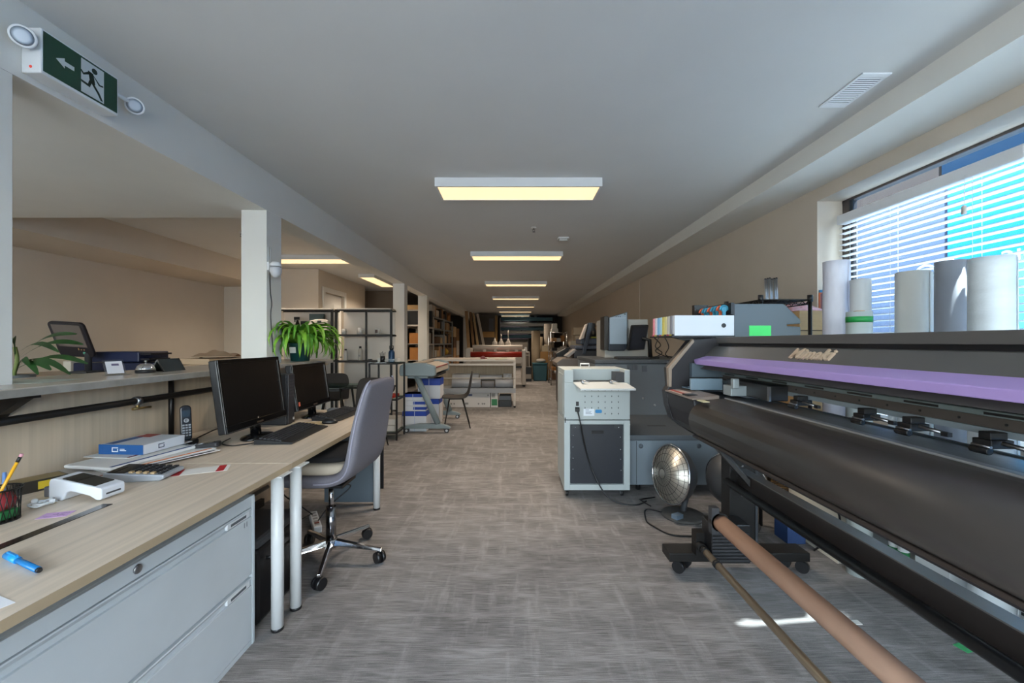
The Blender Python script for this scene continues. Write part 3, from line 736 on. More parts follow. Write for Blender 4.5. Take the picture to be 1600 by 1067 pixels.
t['label'] = 'black and yellow small box between the pen pot and the payment terminal'
one(MB().tube([(-1.86, 1.74, ZD + .010), (-1.80, 1.71, ZD + .010)], .006, 8), 'marker_pen', M('marker navy', '#26345e', .35), 'navy marker lying behind the small yellow labelled box', 'pen')

# ------------------------------------------------------------------ things on the counter top
ZT = 1.1552
t = T('service_bell', 'chrome service bell on the counter top', 'bell', (-2.13, 2.365, ZT))
MB().lathe([(.0, .0), (.046, .0), (.048, .008), (.044, .016), (.0, .018)], (-2.13, 2.365, ZT)).build('base', BLK, t)
MB().lathe([(.045, .017), (.0435, .026), (.037, .041), (.022, .052), (.0, .055)], (-2.13, 2.365, ZT), 32).build('dome', CHROME, t)
MB().lathe([(.004, .054), (.004, .064), (.008, .065), (.007, .069), (0, .070)], (-2.13, 2.365, ZT), 14).build('plunger', CHROME, t)
ACR = pane_mat('clear acrylic', (.9, .93, .94), .12)
t = T('leaflet_holder', 'clear acrylic stand with a white leaflet beside the bell', 'leaflet stand', (-2.14, 2.20, ZT), math.radians(-20))
Ml = Matrix.Translation((0, 0, .002)) @ Matrix.Rotation(math.radians(-22), 4, 'Y')
MB().box(-.002, -.045, 0, .002, .045, .085, M=Ml).box(-.03, -.045, 0, .05, .045, .003).build('stand', ACR, t, local=True)
MB().box(.0025, -.036, .006, .0032, .036, .075, M=Ml).build('leaflet', M('leaflet', '#d5d3d6', .6), t, local=True)
MB().box(.0034, -.012, .05, .0037, .02, .062, M=Ml).build('print', M('print violet', '#6a5f7a', .6), t, local=True)
t = T('name_stand', 'dark tent shaped name stand on the counter right of the bell', 'name stand', (-2.13, 2.52, ZT), math.radians(4))
for sgn in (1, -1):
    MB().prism([(.0, .075), (sgn * .04, 0), (sgn * .037, 0), (-.0, .070)], 'y', -.085, .085).build('side_panel', M('smoked acrylic', '#343b3c', .15), t, local=True)
for y in (-.088, .082): MB().prism([(-.041, 0), (-.034, 0), (0, .064), (.034, 0), (.041, 0), (0, .077)], 'y', y, y + .006).build('end_frame', M('frame dark', '#191919', .3), t, local=True)
one(MB().box(-2.30, 1.72, ZT, -2.05, 1.95, ZT + .0008, M=rot('Z', 12, (-2.17, 1.85, 0))), 'paper_sheet', M('green grey paper', '#a9b1a6', .7), 'pale green sheet lying on the counter top left of the leaflet stand', 'paper')

# spider plant
t = T('spider_plant', 'bushy green spider plant in a dark teal pot on the counter', 'plant', (-2.02, 3.86, ZT))
PX, PY = -2.02, 3.86
MB().lathe([(0, 0), (.075, 0), (.08, .005), (.098, .15), (.102, .155), (.102, .17), (.094, .17), (.09, .155), (0, .15)], (PX, PY, ZT), 28).build('pot', M('pot teal', '#123c3a', .35), t)
MB().cbox((0, 0, 0), (.055, .004, .055), M=Matrix.Translation((PX - .02, PY - .094, ZT + .105)) @ Matrix.Rotation(math.radians(8), 4, 'X')).build('plant_label', M('plant label', '#d6d8d2', .6), t)
MB().lathe([(0, .151), (.09, .153)], (PX, PY, ZT), 20).build('soil', M('soil', '#2d2219', .9), t)
LEAF = M('leaf bright', '#79ad35', .45, noise=.35, nscale=(9, 9, 9)); LEAF2 = M('leaf mid', '#528a28', .45, noise=.3, nscale=(9, 9, 9))
def leaves(n, c, lmin, lmax, w, rise, droop, r0, seed, zmin=None):
    g = random.Random(seed); q = MB()
    for i in range(n):
        a = 2 * PI * (i * .618 + g.uniform(-.05, .05)); L = g.uniform(lmin, lmax); e = g.uniform(*rise)
        pts = []; ws = []; sd = []; dx, dy = math.cos(a), math.sin(a); N = 9
        p = Vector((c[0] + dx * r0, c[1] + dy * r0, c[2])); ang = e
        for k in range(N):
            pts.append(p.copy()); u = k / (N - 1)
            ws.append(w * g.uniform(.95, 1.05) * (min(1, .45 + 2.2 * u) if u < .35 else (1 - ((u - .35) / .65) ** 1.7) + .03)); sd.append((-dy, dx, 0))
            ang -= droop * g.uniform(.8, 1.2) * (0.35 + 1.3 * u)
            p = p + Vector((dx * math.cos(ang), dy * math.cos(ang), math.sin(ang))) * (L / N)
            if zmin is not None and p.z < zmin: p.z = zmin + .002
        q.strip(pts, ws, sd, mi=(i % 3 == 0) * 1, fold=.5)
    return q
leaves(130, (PX, PY, ZT + .155), .34, .62, .021, (.55, 1.5), .40, .03, 5, ZT + .012).build('foliage', [LEAF, LEAF2], t, recalc=False)

# ------------------------------------------------------------------ back worktable behind the counter and what stands on it
t = T('back_worktable', 'long pale worktable behind the reception counter along the left wall', 'table', (-4.1, 4.3, 0))
MB().box(-5.30, 2.2, .97, -3.0, 6.6, 1.0).build('tabletop', M('table pale', '#c2b09a', .5, noise=.05, nscale=(3, 20, 3)), t)
for x in (-5.25, -3.05):
    for y in (2.26, 6.54): MB().box(x - .03, y - .03, 0, x + .03, y + .03, .97).build('leg', WTRIM, t)
ZW = 1.0
NAVY = M('navy plastic', '#1b2340', .45)
def px_box(x0, x1, y0, y1, Y0, Y1): # photo-measured front face, real depth
    a, b_ = at(x0, y1, Y0), at(x1, y0, Y0); return a.x, Y0, a.z, b_.x, Y1, b_.z
t = T('desktop_printer', 'navy blue flat machine on the back worktable behind the bell', 'printer', (-4.55, 4.85, ZW))
MB().box(-4.96, 4.6, ZW, -4.04, 5.05, ZW + .10).build('base', NAVY, t, bevel=.01)
MB().box(-4.80, 4.6, ZW + .11, -4.22, 5.0, ZW + .225).build('lid', M('navy lid', '#222b4c', .4), t, bevel=.012)
MB().box(-4.22, 4.62, ZW + .13, -4.12, 4.9, ZW + .15).box(-4.22, 4.62, ZW + .19, -4.10, 4.9, ZW + .21).build('tray', M('tray black', '#20202a', .4), t)
MB().box(-4.05, 4.6, ZW + .08, -3.80, 5.0, ZW + .10).build('output_shelf', NAVY, t)
MB().box(-5.05, 4.58, ZW, -4.962, 5.0, ZW + .12).build('side_tray', M('tray cream', '#c9c3b8', .5), t, bevel=.004)
# tilted control screen on a post
t = T('touch_screen', 'dark tilted touch screen on a stand at the far left behind the counter', 'screen', (-4.62, 4.2, ZW))
def panel_frame(tl, Y, xv, up):
    xv, up = Vector(xv), Vector(up); oc = at(tl[0], tl[1], Y) + xv / 2 - up / 2
    xv = xv.normalized(); nv = xv.cross(up).normalized(); yv = nv.cross(xv)
    return Matrix(((xv.x, yv.x, nv.x, oc.x), (xv.y, yv.y, nv.y, oc.y), (xv.z, yv.z, nv.z, oc.z), (0, 0, 0, 1)))
Mt = panel_frame((71, 502), 4.3, (.402, -.02, -.021), (.0116, -.15, .368))
MB().prism(rrect(.40, .40, .05), 'z', -.03, 0, M=Mt).build('housing', M('screen housing', '#26242a', .3), t, bevel=.006)
MB().prism(rrect(.32, .25, .006), 'z', .0, .002, M=Mt @ Matrix.Translation((0, .045, 0))).build('screen', M('screen grey', '#6b625e', .12), t)
MB().lathe([(.016, .0), (.016, .004), (0, .004)], M=Mt @ Matrix.Translation((.10, -.15, 0)), n=18).build('start_button', M('button mint', '#5fae96', .3), t)
q = MB()
for i in range(4): q.lathe([(.006, 0), (.006, .003), (0, .003)], M=Mt @ Matrix.Translation((.05 + .03 * (i % 3), -.11 + .012 * (i // 3), 0)), n=10)
q.build('button', M('button amber', '#c49a63', .3), t)
MB().tube([(-4.62, 4.44, ZW), (-4.62, 4.44, 1.25), (-4.60, 4.40, 1.33)], .03, 12).build('post', DGREY, t)
MB().cbox((-4.62, 4.42, ZW + .012), (.20, .20, .024)).build('foot', DGREY, t, bevel=.006)
# papers and wrapped stacks
g = random.Random(3)
for i, (x, y, w, l, a, lab) in enumerate((
        (-3.40, 4.6, .42, .60, 10, 'lowest sheaf of pale paper on the back worktable left of the post'),
        (-3.44, 4.7, .40, .55, -8, 'second sheaf of pale paper in the heap left of the post'),
        (-3.42, 4.72, .36, .50, 22, 'crumpled brown wrapping paper topping the heap left of the post'))):
    th = (.09, .06, .08)[i]; z0 = ZW + (0, .091, .152)[i]
    t = T('paper_sheaf', lab, 'paper', (x, y, z0), math.radians(a), 'paper heap on the back worktable')
    if i < 2: MB().box(-w / 2, -l / 2, 0, w / 2, l / 2, th).build('sheets', M('paper tan', '#c4ab8f', .8, noise=.04, nscale=(2, 2, 300)), t, local=True)
    else:
        def fn(u, v): return ((u - .5) * w, (v - .5) * l, th * (.25 + .75 * math.sin(PI * u) * math.sin(PI * v)) + .022 * math.sin(9 * u + 3 * v) * math.sin(7 * v))
        MB().grid(fn, 22, 26).build('sheet', M('wrapping', '#ac937a', .8), t, local=True, solid=.004)
one(MB().box(-5.0, 3.4, ZW, -4.3, 3.85, ZW + .02), 'cutting_board', M('board pale', '#cdb79d', .6), 'pale board lying on the back worktable in front of the touch screen', 'board')
# dracaena
t = T('dracaena', 'leafy green houseplant with a bare stem at the far left behind the counter', 'plant', (-3.24, 2.66, ZW))
DX, DY = -3.24, 2.66
MB().lathe([(0, 0), (.07, 0), (.09, .12), (.085, .12), (0, .11)], (DX, DY, ZW), 20).build('pot', M('pot grey', '#5a5f60', .5), t)
DL = M('dracaena leaf', '#1c3f18', .4, noise=.3, nscale=(8, 8, 8)); ST = M('stem', '#5f6b34', .7)
MB().tube(curve_pts([(DX, DY, ZW + .1), (DX - .01, DY, 1.12), (DX + .01, DY, 1.22), (DX - .005, DY, 1.30)], 6), .010, 8).build('stem', ST, t)
q = MB(); st = MB()
for (bx, by, tx, ty, w, z0) in ((27, 560, 120, 522, 0.0168, 1.27), (27, 562, 130, 538, 0.0168, 1.25), (27, 552, 92, 550, 0.014, 1.26), (28, 575, 137, 568, 0.0154, 1.22), (26, 580, 80, 578, .02, 1.18), (26, 568, 110, 585, .016, 1.16), (24, 560, 20, 530, .014, 1.26), (26, 575, 60, 585, .018, 1.15), (26, 580, 45, 570, .015, 1.17)):
    a = at(bx, by, DY); b_ = at(tx, ty, DY - .12); N = 10; pts = []; ws = []; sd = []
    for k in range(N):
        u = k / (N - 1); p = a.lerp(b_, u); p.z += .06 * math.sin(PI * u); pts.append(p)
        ws.append(.005 if u < .35 else w * (math.sin(PI * min(1, max(0, (u - .3) / .72))) ** .8) + .002); sd.append(Vector((.25, .6, .75)).normalized())
    q.strip(pts, ws, sd, fold=.0)
q.build('foliage', DL, t, recalc=False)
# ------------------------------------------------------------------ grey swivel chair
FAB = M('chair fabric', '#716e76', .9, noise=.10, nscale=(260, 260, 260), bump=.3, bscale=500)
t = T('office_chair', 'grey fabric swivel chair with chrome five star base pushed in at the far desk', 'chair', (-1.12, 2.50, 0))
MC = Matrix.Translation((-1.12, 2.55, 0)) @ Matrix.Rotation(math.radians(-4), 4, 'Z')
prof = [(-.30, .535, .16, .05), (-.27, .525, .215, .065), (-.15, .52, .235, .075), (.0, .525, .24, .075), (.10, .535, .24, .075), (.17, .57, .242, .075), (.205, .64, .243, .075), (.222, .75, .242, .07), (.245, .88, .235, .066), (.272, 1.00, .222, .06), (.296, 1.085, .205, .052), (.302, 1.11, .17, .03)]
sweep(MB(), prof, M=MC).build('seat_shell', FAB, t, sub=2)
for sg in (-1, 1):
    pts = [MC @ Vector((x - .0, sg * (w - .001), z)) for x, z, w, th in prof[3:]]
    MB().tube(curve_pts(pts, 5), .004, 6).build('seam_piping', M('piping', '#9c99a8', .8), t)
sweep(MB(), [(-.27, .585, .17, .05), (-.2, .59, .205, .075), (0, .592, .21, .08), (.12, .596, .205, .075), (.165, .602, .17, .05)], M=MC).build('seat_cushion', M('cushion beige', '#b7aa98', .8), t, sub=2)
sweep(MB(), [(-.275, .645, .165, .03), (-.2, .65, .20, .045), (0, .652, .205, .05), (.12, .655, .20, .045), (.17, .655, .165, .03)], M=MC).build('cushion_cover', M('cushion black', '#131214', .9), t, sub=2)
q = MB().cbox((-1.12, 2.53, .472), (.20, .20, .018)); q.build('seat_plate', BLK, t)
MB().tube([(-1.12, 2.50, .27), (-1.12, 2.50, .47)], .0145, 16).build('gas_lift', CHROME, t)
MB().tube([(-1.12, 2.50, .12), (-1.12, 2.50, .33)], .029, 20).build('column_sleeve', M('sleeve chrome', '#9c9ca0', .18, 1), t)
MB().tube([(-1.12, 2.50, .085), (-1.12, 2.50, .135)], .036, 20).build('hub', CHROME, t)
for i in range(5):
    a = math.radians(-5 + 72 * i); dx, dy = math.cos(a), math.sin(a); c = Vector((-1.12, 2.50, 0))
    l = MB()
    for k in range(1):
        p0 = c + Vector((dx * .02, dy * .02, .118)); p1 = c + Vector((dx * .315, dy * .315, .088))
        Mx = Matrix(((dx, -dy, 0, c.x), (dy, dx, 0, c.y), (0, 0, 1, 0), (0, 0, 0, 1)))
        l.add([(.02, -.020, .098), (.02, .020, .098), (.02, .013, .135), (.02, -.013, .135), (.32, -.013, .073), (.32, .013, .073), (.32, .008, .090), (.32, -.008, .090)],
              [(0, 1, 2, 3), (4, 7, 6, 5), (0, 4, 5, 1), (1, 5, 6, 2), (2, 6, 7, 3), (3, 7, 4, 0)], M=Mx)
    lg = l.build('base_arm', CHROME, t, bevel=.003)
    k = c + Vector((dx * .305, dy * .305, 0)); a2 = a + .9
    w = MB(); u = Vector((math.cos(a2), math.sin(a2), 0))
    z = Vector((0, 0, .036))
    for s_ in (-1, 1): w.tube([k + z + u * s_ * .006, k + z + u * s_ * .027], [.036, .031], 18)
    w.ball(k + Vector((0, 0, .040)), .022, 8).tube([k + Vector((0, 0, .05)), k + Vector((0, 0, .078))], .006, 8)
    w.build('caster', BLK, lg)

# ------------------------------------------------------------------ black shell chairs
CHB = M('chair charcoal', '#38332f', .75, noise=.06, nscale=(80, 80, 80))
def shell_chair(label, x, y, rz):
    t = T('dining_chair', label, 'chair', (x, y, 0), rz, 'charcoal shell chairs')
    prof = [(-.22, .470, .17, .02), (-.19, .480, .205, .028), (-.05, .470, .215, .03), (.08, .465, .215, .03), (.155, .480, .212, .03), (.195, .53, .21, .028), (.215, .62, .212, .026), (.235, .74, .208, .024), (.252, .84, .19, .02), (.258, .875, .13, .012)]
    sweep(MB(), prof).build('seat_shell', CHB, t, sub=2, local=True)
    for sx in (-1, 1):
        for sy in (-1, 1):
            MB().tube([(sx * .10 + .0, sy * .12, .455), (sx * .20 + .02, sy * .20, .0)], [.012, .008], 10).build('leg', BLKM, t, local=True)
    MB().tube([(-.10, -.12, .448), (-.10, .12, .448), (.10, .12, .448), (.10, -.12, .448), (-.10, -.12, .448)], .008, 8).build('under_frame', BLKM, t, local=True)
    return t
ch = shell_chair('charcoal shell chair standing in the aisle between the grey trimmer and the white worktable', -.93, 6.50, math.radians(8))
dup(ch, (-2.80, 6.32, 0), math.radians(-62), 'charcoal shell chair seen from behind past the farther monitor, at the glass table')
dup(ch, (-1.83, 5.08, 0), math.radians(92), 'charcoal shell chair mostly hidden behind the grey swivel chair')

# glass table and black side rack
GL = pane_mat('table glass', (.80, .90, .86), .10)
t = T('glass_table', 'small table with a glass top and splayed black legs past the monitors', 'table', (-2.50, 5.45, 0))
MB().prism(rrect(.86, .62, .04), 'z', .745, .755, M=Matrix.Translation((-2.50, 5.45, 0))).build('glass_top', GL, t)
for sx in (-1, 1):
    for sy in (-1, 1):
        MB().tube([(-2.50 + sx * .26, 5.45 + sy * .18, .742), (-2.50 + sx * .33, 5.45 + sy * .24, 0)], .014, 10).build('leg', BLKM, t)
MB().box(-2.78, 5.26, .70, -2.22, 5.28, .742).box(-2.78, 5.62, .70, -2.22, 5.64, .742).box(-2.78, 5.26, .70, -2.76, 5.64, .742).box(-2.24, 5.26, .70, -2.22, 5.64, .742).build('apron_frame', BLKM, t)
t = T('side_rack', 'narrow black metal rack with glass shelves beside the grey trimmer', 'rack', (-1.80, 5.75, 0))
RX0, RX1, RY0, RY1 = -1.97, -1.60, 5.56, 5.94
for x in (RX0, RX1):
    for y in (RY0, RY1): MB().box(x - .011, y - .011, 0, x + .011, y + .011, 1.05).build('upright', BLKM, t)
for z in (.10, .55, 1.04):
    q = MB(); q.box(RX0, RY0 - .01, z - .01, RX1, RY0 + .01, z + .01).box(RX0, RY1 - .01, z - .01, RX1, RY1 + .01, z + .01).box(RX0 - .01, RY0, z - .01, RX0 + .01, RY1, z + .01).box(RX1 - .01, RY0, z - .01, RX1 + .01, RY1, z + .01)
    q.build('shelf_frame', BLKM, t)
    MB().box(RX0, RY0, z + .010, RX1, RY1, z + .016).build('shelf_glass', GL, t)
ZR = 1.0565
t = T('water_bottle', 'dark blue water bottle with a loop cap on the black side rack', 'bottle', (-1.70, 5.66, ZR))
BX, BY = -1.70, 5.66
MB().lathe([(0, 0), (.040, 0), (.042, .01), (.042, .135), (.032, .160), (.022, .17), (0, .17)], (BX, BY, ZR), 24).build('body', M('bottle blue', '#21405f', .4, .3), t)
MB().lathe([(.024, .170), (.028, .175), (.028, .20), (.0, .205)], (BX, BY, ZR), 20).tube([(BX - .026, BY, ZR + .19), (BX - .026, BY, ZR + .225), (BX + .026, BY, ZR + .225), (BX + .026, BY, ZR + .19)], .006, 8).build('cap', BLK, t)
MB().lathe([(.0425, .012), (.0428, .03), (.0425, .045)], (BX, BY, ZR), 24).build('band', M('bottle pale', '#8fa0ae', .4), t)
t = T('pen_cup', 'black cup of pens left of the blue water bottle', 'cup', (-1.82, 5.65, ZR))
MB().lathe([(0, 0), (.032, 0), (.034, .085), (.03, .085), (.028, .006)], (-1.82, 5.65, ZR), 18).build('cup', BLK, t)
q = MB()
for i in range(5): q.tube([(-1.82 + .01 * (i - 2), 5.65, ZR + .01), (-1.82 + .016 * (i - 2), 5.64 + .005 * i, ZR + .13 + .01 * (i % 3))], .004, 6)
q.build('pens', DGREY, t)
one(MB().box(-1.94, 5.80, ZR, -1.66, 5.93, ZR + .05), 'paper_ream', PAPER, 'white ream of paper lying at the back of the black side rack top', 'paper')
t = T('red_tray', 'red tray with a dark bag on the middle shelf of the black side rack', 'tray', (-1.79, 5.9, .567))
MB().box(-1.94, 5.60, .567, -1.66, 5.90, .60).build('tray', M('tray red', '#b9331f', .5), t)
MB().ball((-1.76, 5.75, .69), .08, 10, sc=(1.0, 1.2, .95)).build('bag', M('bag dark', '#2a2629', .8), t)
for i, (z0, lab) in enumerate(((.117, 'lowest white drawer box on the bottom shelf of the side rack'), (.2, 'upper white drawer box on the bottom shelf of the side rack'))):
    t = T('drawer_box', lab, 'box', (-1.80, 5.75, z0), 0, 'white drawer boxes')
    MB().box(-1.95, 5.60, z0, -1.63, 5.92, z0 + .078).build('box', M('drawer white', '#c9c3bb', .6), t, bevel=.003)
    MB().box(-1.83, 5.592, z0 + .03, -1.75, 5.60, z0 + .045).build('pull', DGREY, t)

# ------------------------------------------------------------------ black etagere shelves with mugs and bottles
def etagere(x0, x1, y0, label, mids):
    t = T('shelving_unit', label, 'shelves', ((x0 + x1) / 2, y0 + .15, 0), group='black framed shelving units')
    d = .30
    for x in [x0, x1] + mids:
        for y in (y0,):
            wd = .018 if x not in mids else .014
            MB().box(x - wd, y - .015, 0, x + wd, y + .015, 1.90).build('upright', BLKM, t)
    MB().box(x0 + .015, y0 + d - .004, .11, x1 - .015, y0 + d + .004, 1.88).build('back_panel', M('shelf back', '#e2d8cc', .7), t)
    for z in (.10, .545, .998, 1.451, 1.888):
        q = MB(); q.box(x0, y0 - .014, z - .014, x1, y0 + .006, z + .012); q.box(x0, y0 + d - .006, z - .014, x1, y0 + d + .014, z + .012)
        q.build('rail', BLKM, t)
        MB().box(x0 + .01, y0, z + .012, x1 - .01, y0 + d, z + (.020 if z < 1.8 else .032)).build('shelf', M('shelf white', '#cfc8bc', .5) if z > 1.8 else M('shelf dark', '#3a322d', .5), t)
    return t
etagere(-4.16, -3.15, 7.07, 'black framed shelving unit behind the spider plant, left of its twin', [])
etagere(-3.08, -2.13, 7.07, 'black framed shelving unit holding mugs and bottles, next to the far post', [-2.56])
def mug(x, z, label, pat=None, h=.10, r=.042):
    t = T('mug', label, 'mug', (x, 7.17, z), 0, 'mugs on the shelf')
    MW = M('mug white', '#d8d4cc', .35)
    MB().lathe([(0, 0), (r, 0), (r, h), (r - .004, h), (r - .004, .005), (0, .004)], (x, 7.17, z), 22).build('body', MW, t)
    MB().tube([(x + r - .003, 7.17, z + h * .8), (x + r + .022, 7.17, z + h * .75), (x + r + .024, 7.17, z + h * .4), (x + r - .003, 7.17, z + h * .22)], .006, 8).build('handle', MW, t)
    if pat:
        MB().cbox((x - .006, 7.17 - r - .001, z + h * .5), (.045, .002, .06)).build('picture', M('mug print', '#58413c', .5), t)
Z2 = 1.4715
mug(-2.985, Z2, 'plain white mug, leftmost on the mug shelf', h=.095)
mug(-2.70, Z2, 'taller white mug with a big handle, middle of the mug shelf', h=.115, r=.05)
mug(-2.40, Z2, 'white mug with a dark printed picture, rightmost on the mug shelf', pat=1, h=.105)
def bottle(x, z, label, h, cm, bm):
    t = T('bottle', label, 'bottle', (x, 7.17, z), 0, 'bottles on the shelf')
    MB().lathe([(0, 0), (.036, 0), (.038, .01), (.038, h * .72), (.02, h * .85), (.017, h * .88), (0, h * .88)], (x, 7.17, z), 20).build('body', bm, t)
    MB().lathe([(.019, h * .86), (.021, h * .87), (.018, h), (0, h)], (x, 7.17, z), 16).build('cap', cm, t)
    return t
Z3 = 1.0185
bottle(-2.955, Z3, 'white metal bottle with a small black cap, left on the bottle shelf', .20, BLK, M('bottle white', '#cfc9bf', .35))
b2 = bottle(-2.70, Z3, 'clear sports bottle with a tall black cap on the bottle shelf', .245, BLK, M('bottle clear', '#bdb6ab', .15))
MB().cbox((-2.70, 7.131, Z3 + .08), (.03, .002, .03)).build('emblem', M('emblem grey', '#8a8a88', .5), b2)
one(MB().cbox((-2.52, 7.15, Z3 + .012), (.06, .05, .02)), 'stapler', BLK, 'small black stapler near the middle upright of the bottle shelf', 'stapler')
t = T('spray_bottle', 'black spray bottle on the upper shelf above the spider plant', 'bottle', (-3.80, 7.17, Z2))
MB().lathe([(0, 0), (.04, 0), (.042, .16), (.02, .22), (.016, .25), (0, .25)], (-3.80, 7.17, Z2), 18).build('body', BLK, t)
MB().cbox((-3.81, 7.17, Z2 + .28), (.09, .03, .05)).cbox((-3.845, 7.17, Z2 + .24), (.012, .014, .05)).build('trigger_head', BLK, t)
t = T('camera_stand', 'dark stand with a teal box beside the spray bottle on the upper shelf', 'stand', (-3.66, 7.2, Z2))
MB().tube([(-3.72, 7.2, Z2), (-3.68, 7.2, Z2 + .2)], .008).tube([(-3.60, 7.2, Z2), (-3.66, 7.2, Z2 + .2)], .008).box(-3.74, 7.16, Z2 + .17, -3.62, 7.24, Z2 + .23).build('frame', BLK, t)
MB().box(-3.60, 7.18, Z2 + .16, -3.36, 7.26, Z2 + .36).build('box', M('teal grey', '#4c5c5c', .6), t)
MB().box(-3.56, 7.19, Z2, -3.54, 7.25, Z2 + .16).box(-3.42, 7.19, Z2, -3.40, 7.25, Z2 + .16).build('foot', BLK, t)
t = T('paper_bag', 'crumpled white paper bag on the upper shelf right of the spray bottle', 'bag', (-3.36, 7.12, Z2))
MB().prism([(-3.56, Z2), (-3.24, Z2), (-3.22, Z2 + .24), (-3.30, Z2 + .26), (-3.44, Z2 + .255), (-3.57, Z2 + .22)], 'y', 7.06, 7.15).build('bag', M('bag white', '#d2cabd', .8, noise=.08, nscale=(14, 14, 14)), t, bevel=.012)
MB().box(-3.40, 7.056, Z2 + .20, -3.33, 7.06, Z2 + .235).build('print', DGREY, t)

# ------------------------------------------------------------------ paper cartons
CW = M('ream white', '#d2d3d6', .6); CBL = M('ream blue', '#1b3f9e', .5)
def carton(x0, x1, y0, y1, z0, z1, label, bands, group='blue and white paper cartons', grp2=None):
    t = T('paper_carton', label, 'box', ((x0 + x1) / 2, (y0 + y1) / 2, z0), 0, group)
    MB().box(x0, y0, z0, x1, y1, z1).build('carton', CW, t, bevel=.002)
    for a, b_, u0, u1 in bands:
        zz0, zz1 = z0 + (z1 - z0) * a, z0 + (z1 - z0) * b_
        MB().box(x0 + (x1 - x0) * u0 - .001, y0 - .0015, zz0, x0 + (x1 - x0) * u1 + .001, y1 + .001, zz1).build('blue_band', CBL, t)
    MB().box((x0 + x1) / 2 - .004, y0 - .002, z0, (x0 + x1) / 2 + .004, y0, z1).build('tape', M('tape clear', '#b9c2d4', .3), t)
    return t
carton(-1.675, -1.32, 6.13, 6.43, 0, .30, 'lowest blue and white paper carton of the stack beside the trimmer', [(.76, 1.0, 0, 1)])
carton(-1.665, -1.33, 6.13, 6.43, .302, .38, 'flat ream pack second from the bottom of the paper stack', [(.25, .8, .45, 1)])
carton(-1.665, -1.34, 6.13, 6.42, .382, .46, 'flat ream pack third from the bottom of the paper stack', [(.25, .8, .45, 1)])
carton(-1.665, -1.38, 6.13, 6.42, .462, .56, 'ream pack with a blue top at the top of the front paper stack', [(.5, 1.0, 0, 1)])
carton(-1.58, -1.22, 6.60, 6.92, 0, .42, 'paper carton standing on the floor behind the front paper stack', [(.8, 1, 0, 1)])
carton(-1.56, -1.20, 6.60, 6.92, .422, .75, 'topmost rear paper carton with blue top band and tape', [(.66, 1.0, 0, 1)])
t = T('shopping_bag', 'white and red plastic bag standing behind the trimmer leg', 'bag', (-1.33, 7.02, 0))
MB().prism([(-1.42, 0), (-1.24, 0), (-1.22, .48), (-1.28, .62), (-1.36, .60), (-1.42, .5)], 'y', 6.96, 7.09).build('bag', M('bag pale', '#c2b8ae', .6, noise=.1, nscale=(12, 12, 12)), t, bevel=.02)
MB().box(-1.35, 6.952, .05, -1.25, 6.962, .33).build('red_print', M('bag red', '#a3352a', .6), t)

# ------------------------------------------------------------------ grey rolling trimmer on slanted legs
TG = M('trimmer grey', '#7d898c', .45); TT = M('trimmer bed', '#b7ab9d', .5)
t = T('paper_trimmer', 'grey rolling paper trimmer on slanted legs in front of the white worktable', 'trimmer', (-1.30, 6.6, 0))
MB().prism([(-1.67, .84), (-1.68, .90), (-1.67, .99), (-1.60, 1.03), (-1.30, 1.03), (-1.16, .985), (-1.15, .86), (-1.17, .835)], 'y', 5.95, 6.06).build('end_cap', TG, t, bevel=.015)
MB().prism([(-1.62, .93), (-1.62, 1.0), (-1.33, 1.005), (-1.16, .96), (-1.16, .88)], 'y', 6.06, 7.16).build('bed', TT, t)
MB().prism([(-1.67, .84), (-1.68, .90), (-1.67, .99), (-1.60, 1.03), (-1.30, 1.03), (-1.16, .985), (-1.15, .86), (-1.17, .835)], 'y', 7.16, 7.26).build('end_cap', TG, t, bevel=.015)
MB().box(-1.50, 6.06, 1.012, -1.40, 7.16, 1.035).build('cutting_rail', M('rail tan', '#a79b8d', .4), t, bevel=.004)
MB().box(-1.175, 6.06, .955, -1.155, 7.16, .965).build('red_strip', M('strip red', '#8d2226', .4), t)
MB().box(-1.32, 6.06, .80, -1.20, 7.16, .835).build('underside_rail', BLK, t)
for y in (6.05, 7.18):
    l = MB().tube([(-1.45, y, .84), (-1.13, y, .13)], .045, 16).build('leg', TG, t)
    MB().cbox((-1.42, y, .82), (.30, .07, .04)).build('leg_bracket', TG, l, bevel=.008)
    f = MB().prism([(-1.66, .075), (-1.62, .105), (-1.40, .135), (-1.10, .135), (-1.0, .11), (-.94, .08), (-.95, .062), (-1.65, .062)], 'y', y - .035, y + .035).build('foot', TG, t, bevel=.01)
    for x in (-1.59, -1.0):
        MB().tube([(x, y - .028, .034), (x, y - .012, .034)], .034, 18).tube([(x, y + .012, .034), (x, y + .028, .034)], .034, 18).tube([(x, y, .034), (x, y, .07)], .008, 8).build('caster', DGREY, f)
        MB().tube([(x, y - .0295, .034), (x, y - .028, .034)], .018, 14).build('caster_hub', LGREY, f)

# ------------------------------------------------------------------ white steel worktable with shelves and rolls
WT = M('worktable white', '#bcb4aa', .5); WG = M('worktable grey', '#8d8f92', .5)
t = T('worktable', 'long white worktable with open shelves of paper rolls facing the aisle', 'table', (-.88, 8.85, 0))
X0, X1, Y0, Y1 = -1.76, .02, 8.35, 9.35
MB().box(X0, Y0, .945, X1, Y1, .985).build('tabletop', WT, t, bevel=.004)
MB().box(X0, Y0, .86, X1, Y0 + .03, .90).build('front_rail', WT, t)
MB().box(X0 + .02, Y1 - .4, .36, X1 - .02, Y1 - .38, .86).build('back_panel', M('panel tan', '#a8967f', .7, noise=.08, nscale=(30, 2, 1)), t)
MB().box(X0, Y0 + .02, .36, X1, Y1, .39).build('shelf', WG, t)
MB().box(X0, Y0, .30, X1, Y0 + .02, .395).build('shelf_lip', WG, t)
MB().tube([(X0, Y0 + .01, .60), (X1, Y0 + .01, .60)], .011, 8).build('guard_rail', WT, t)
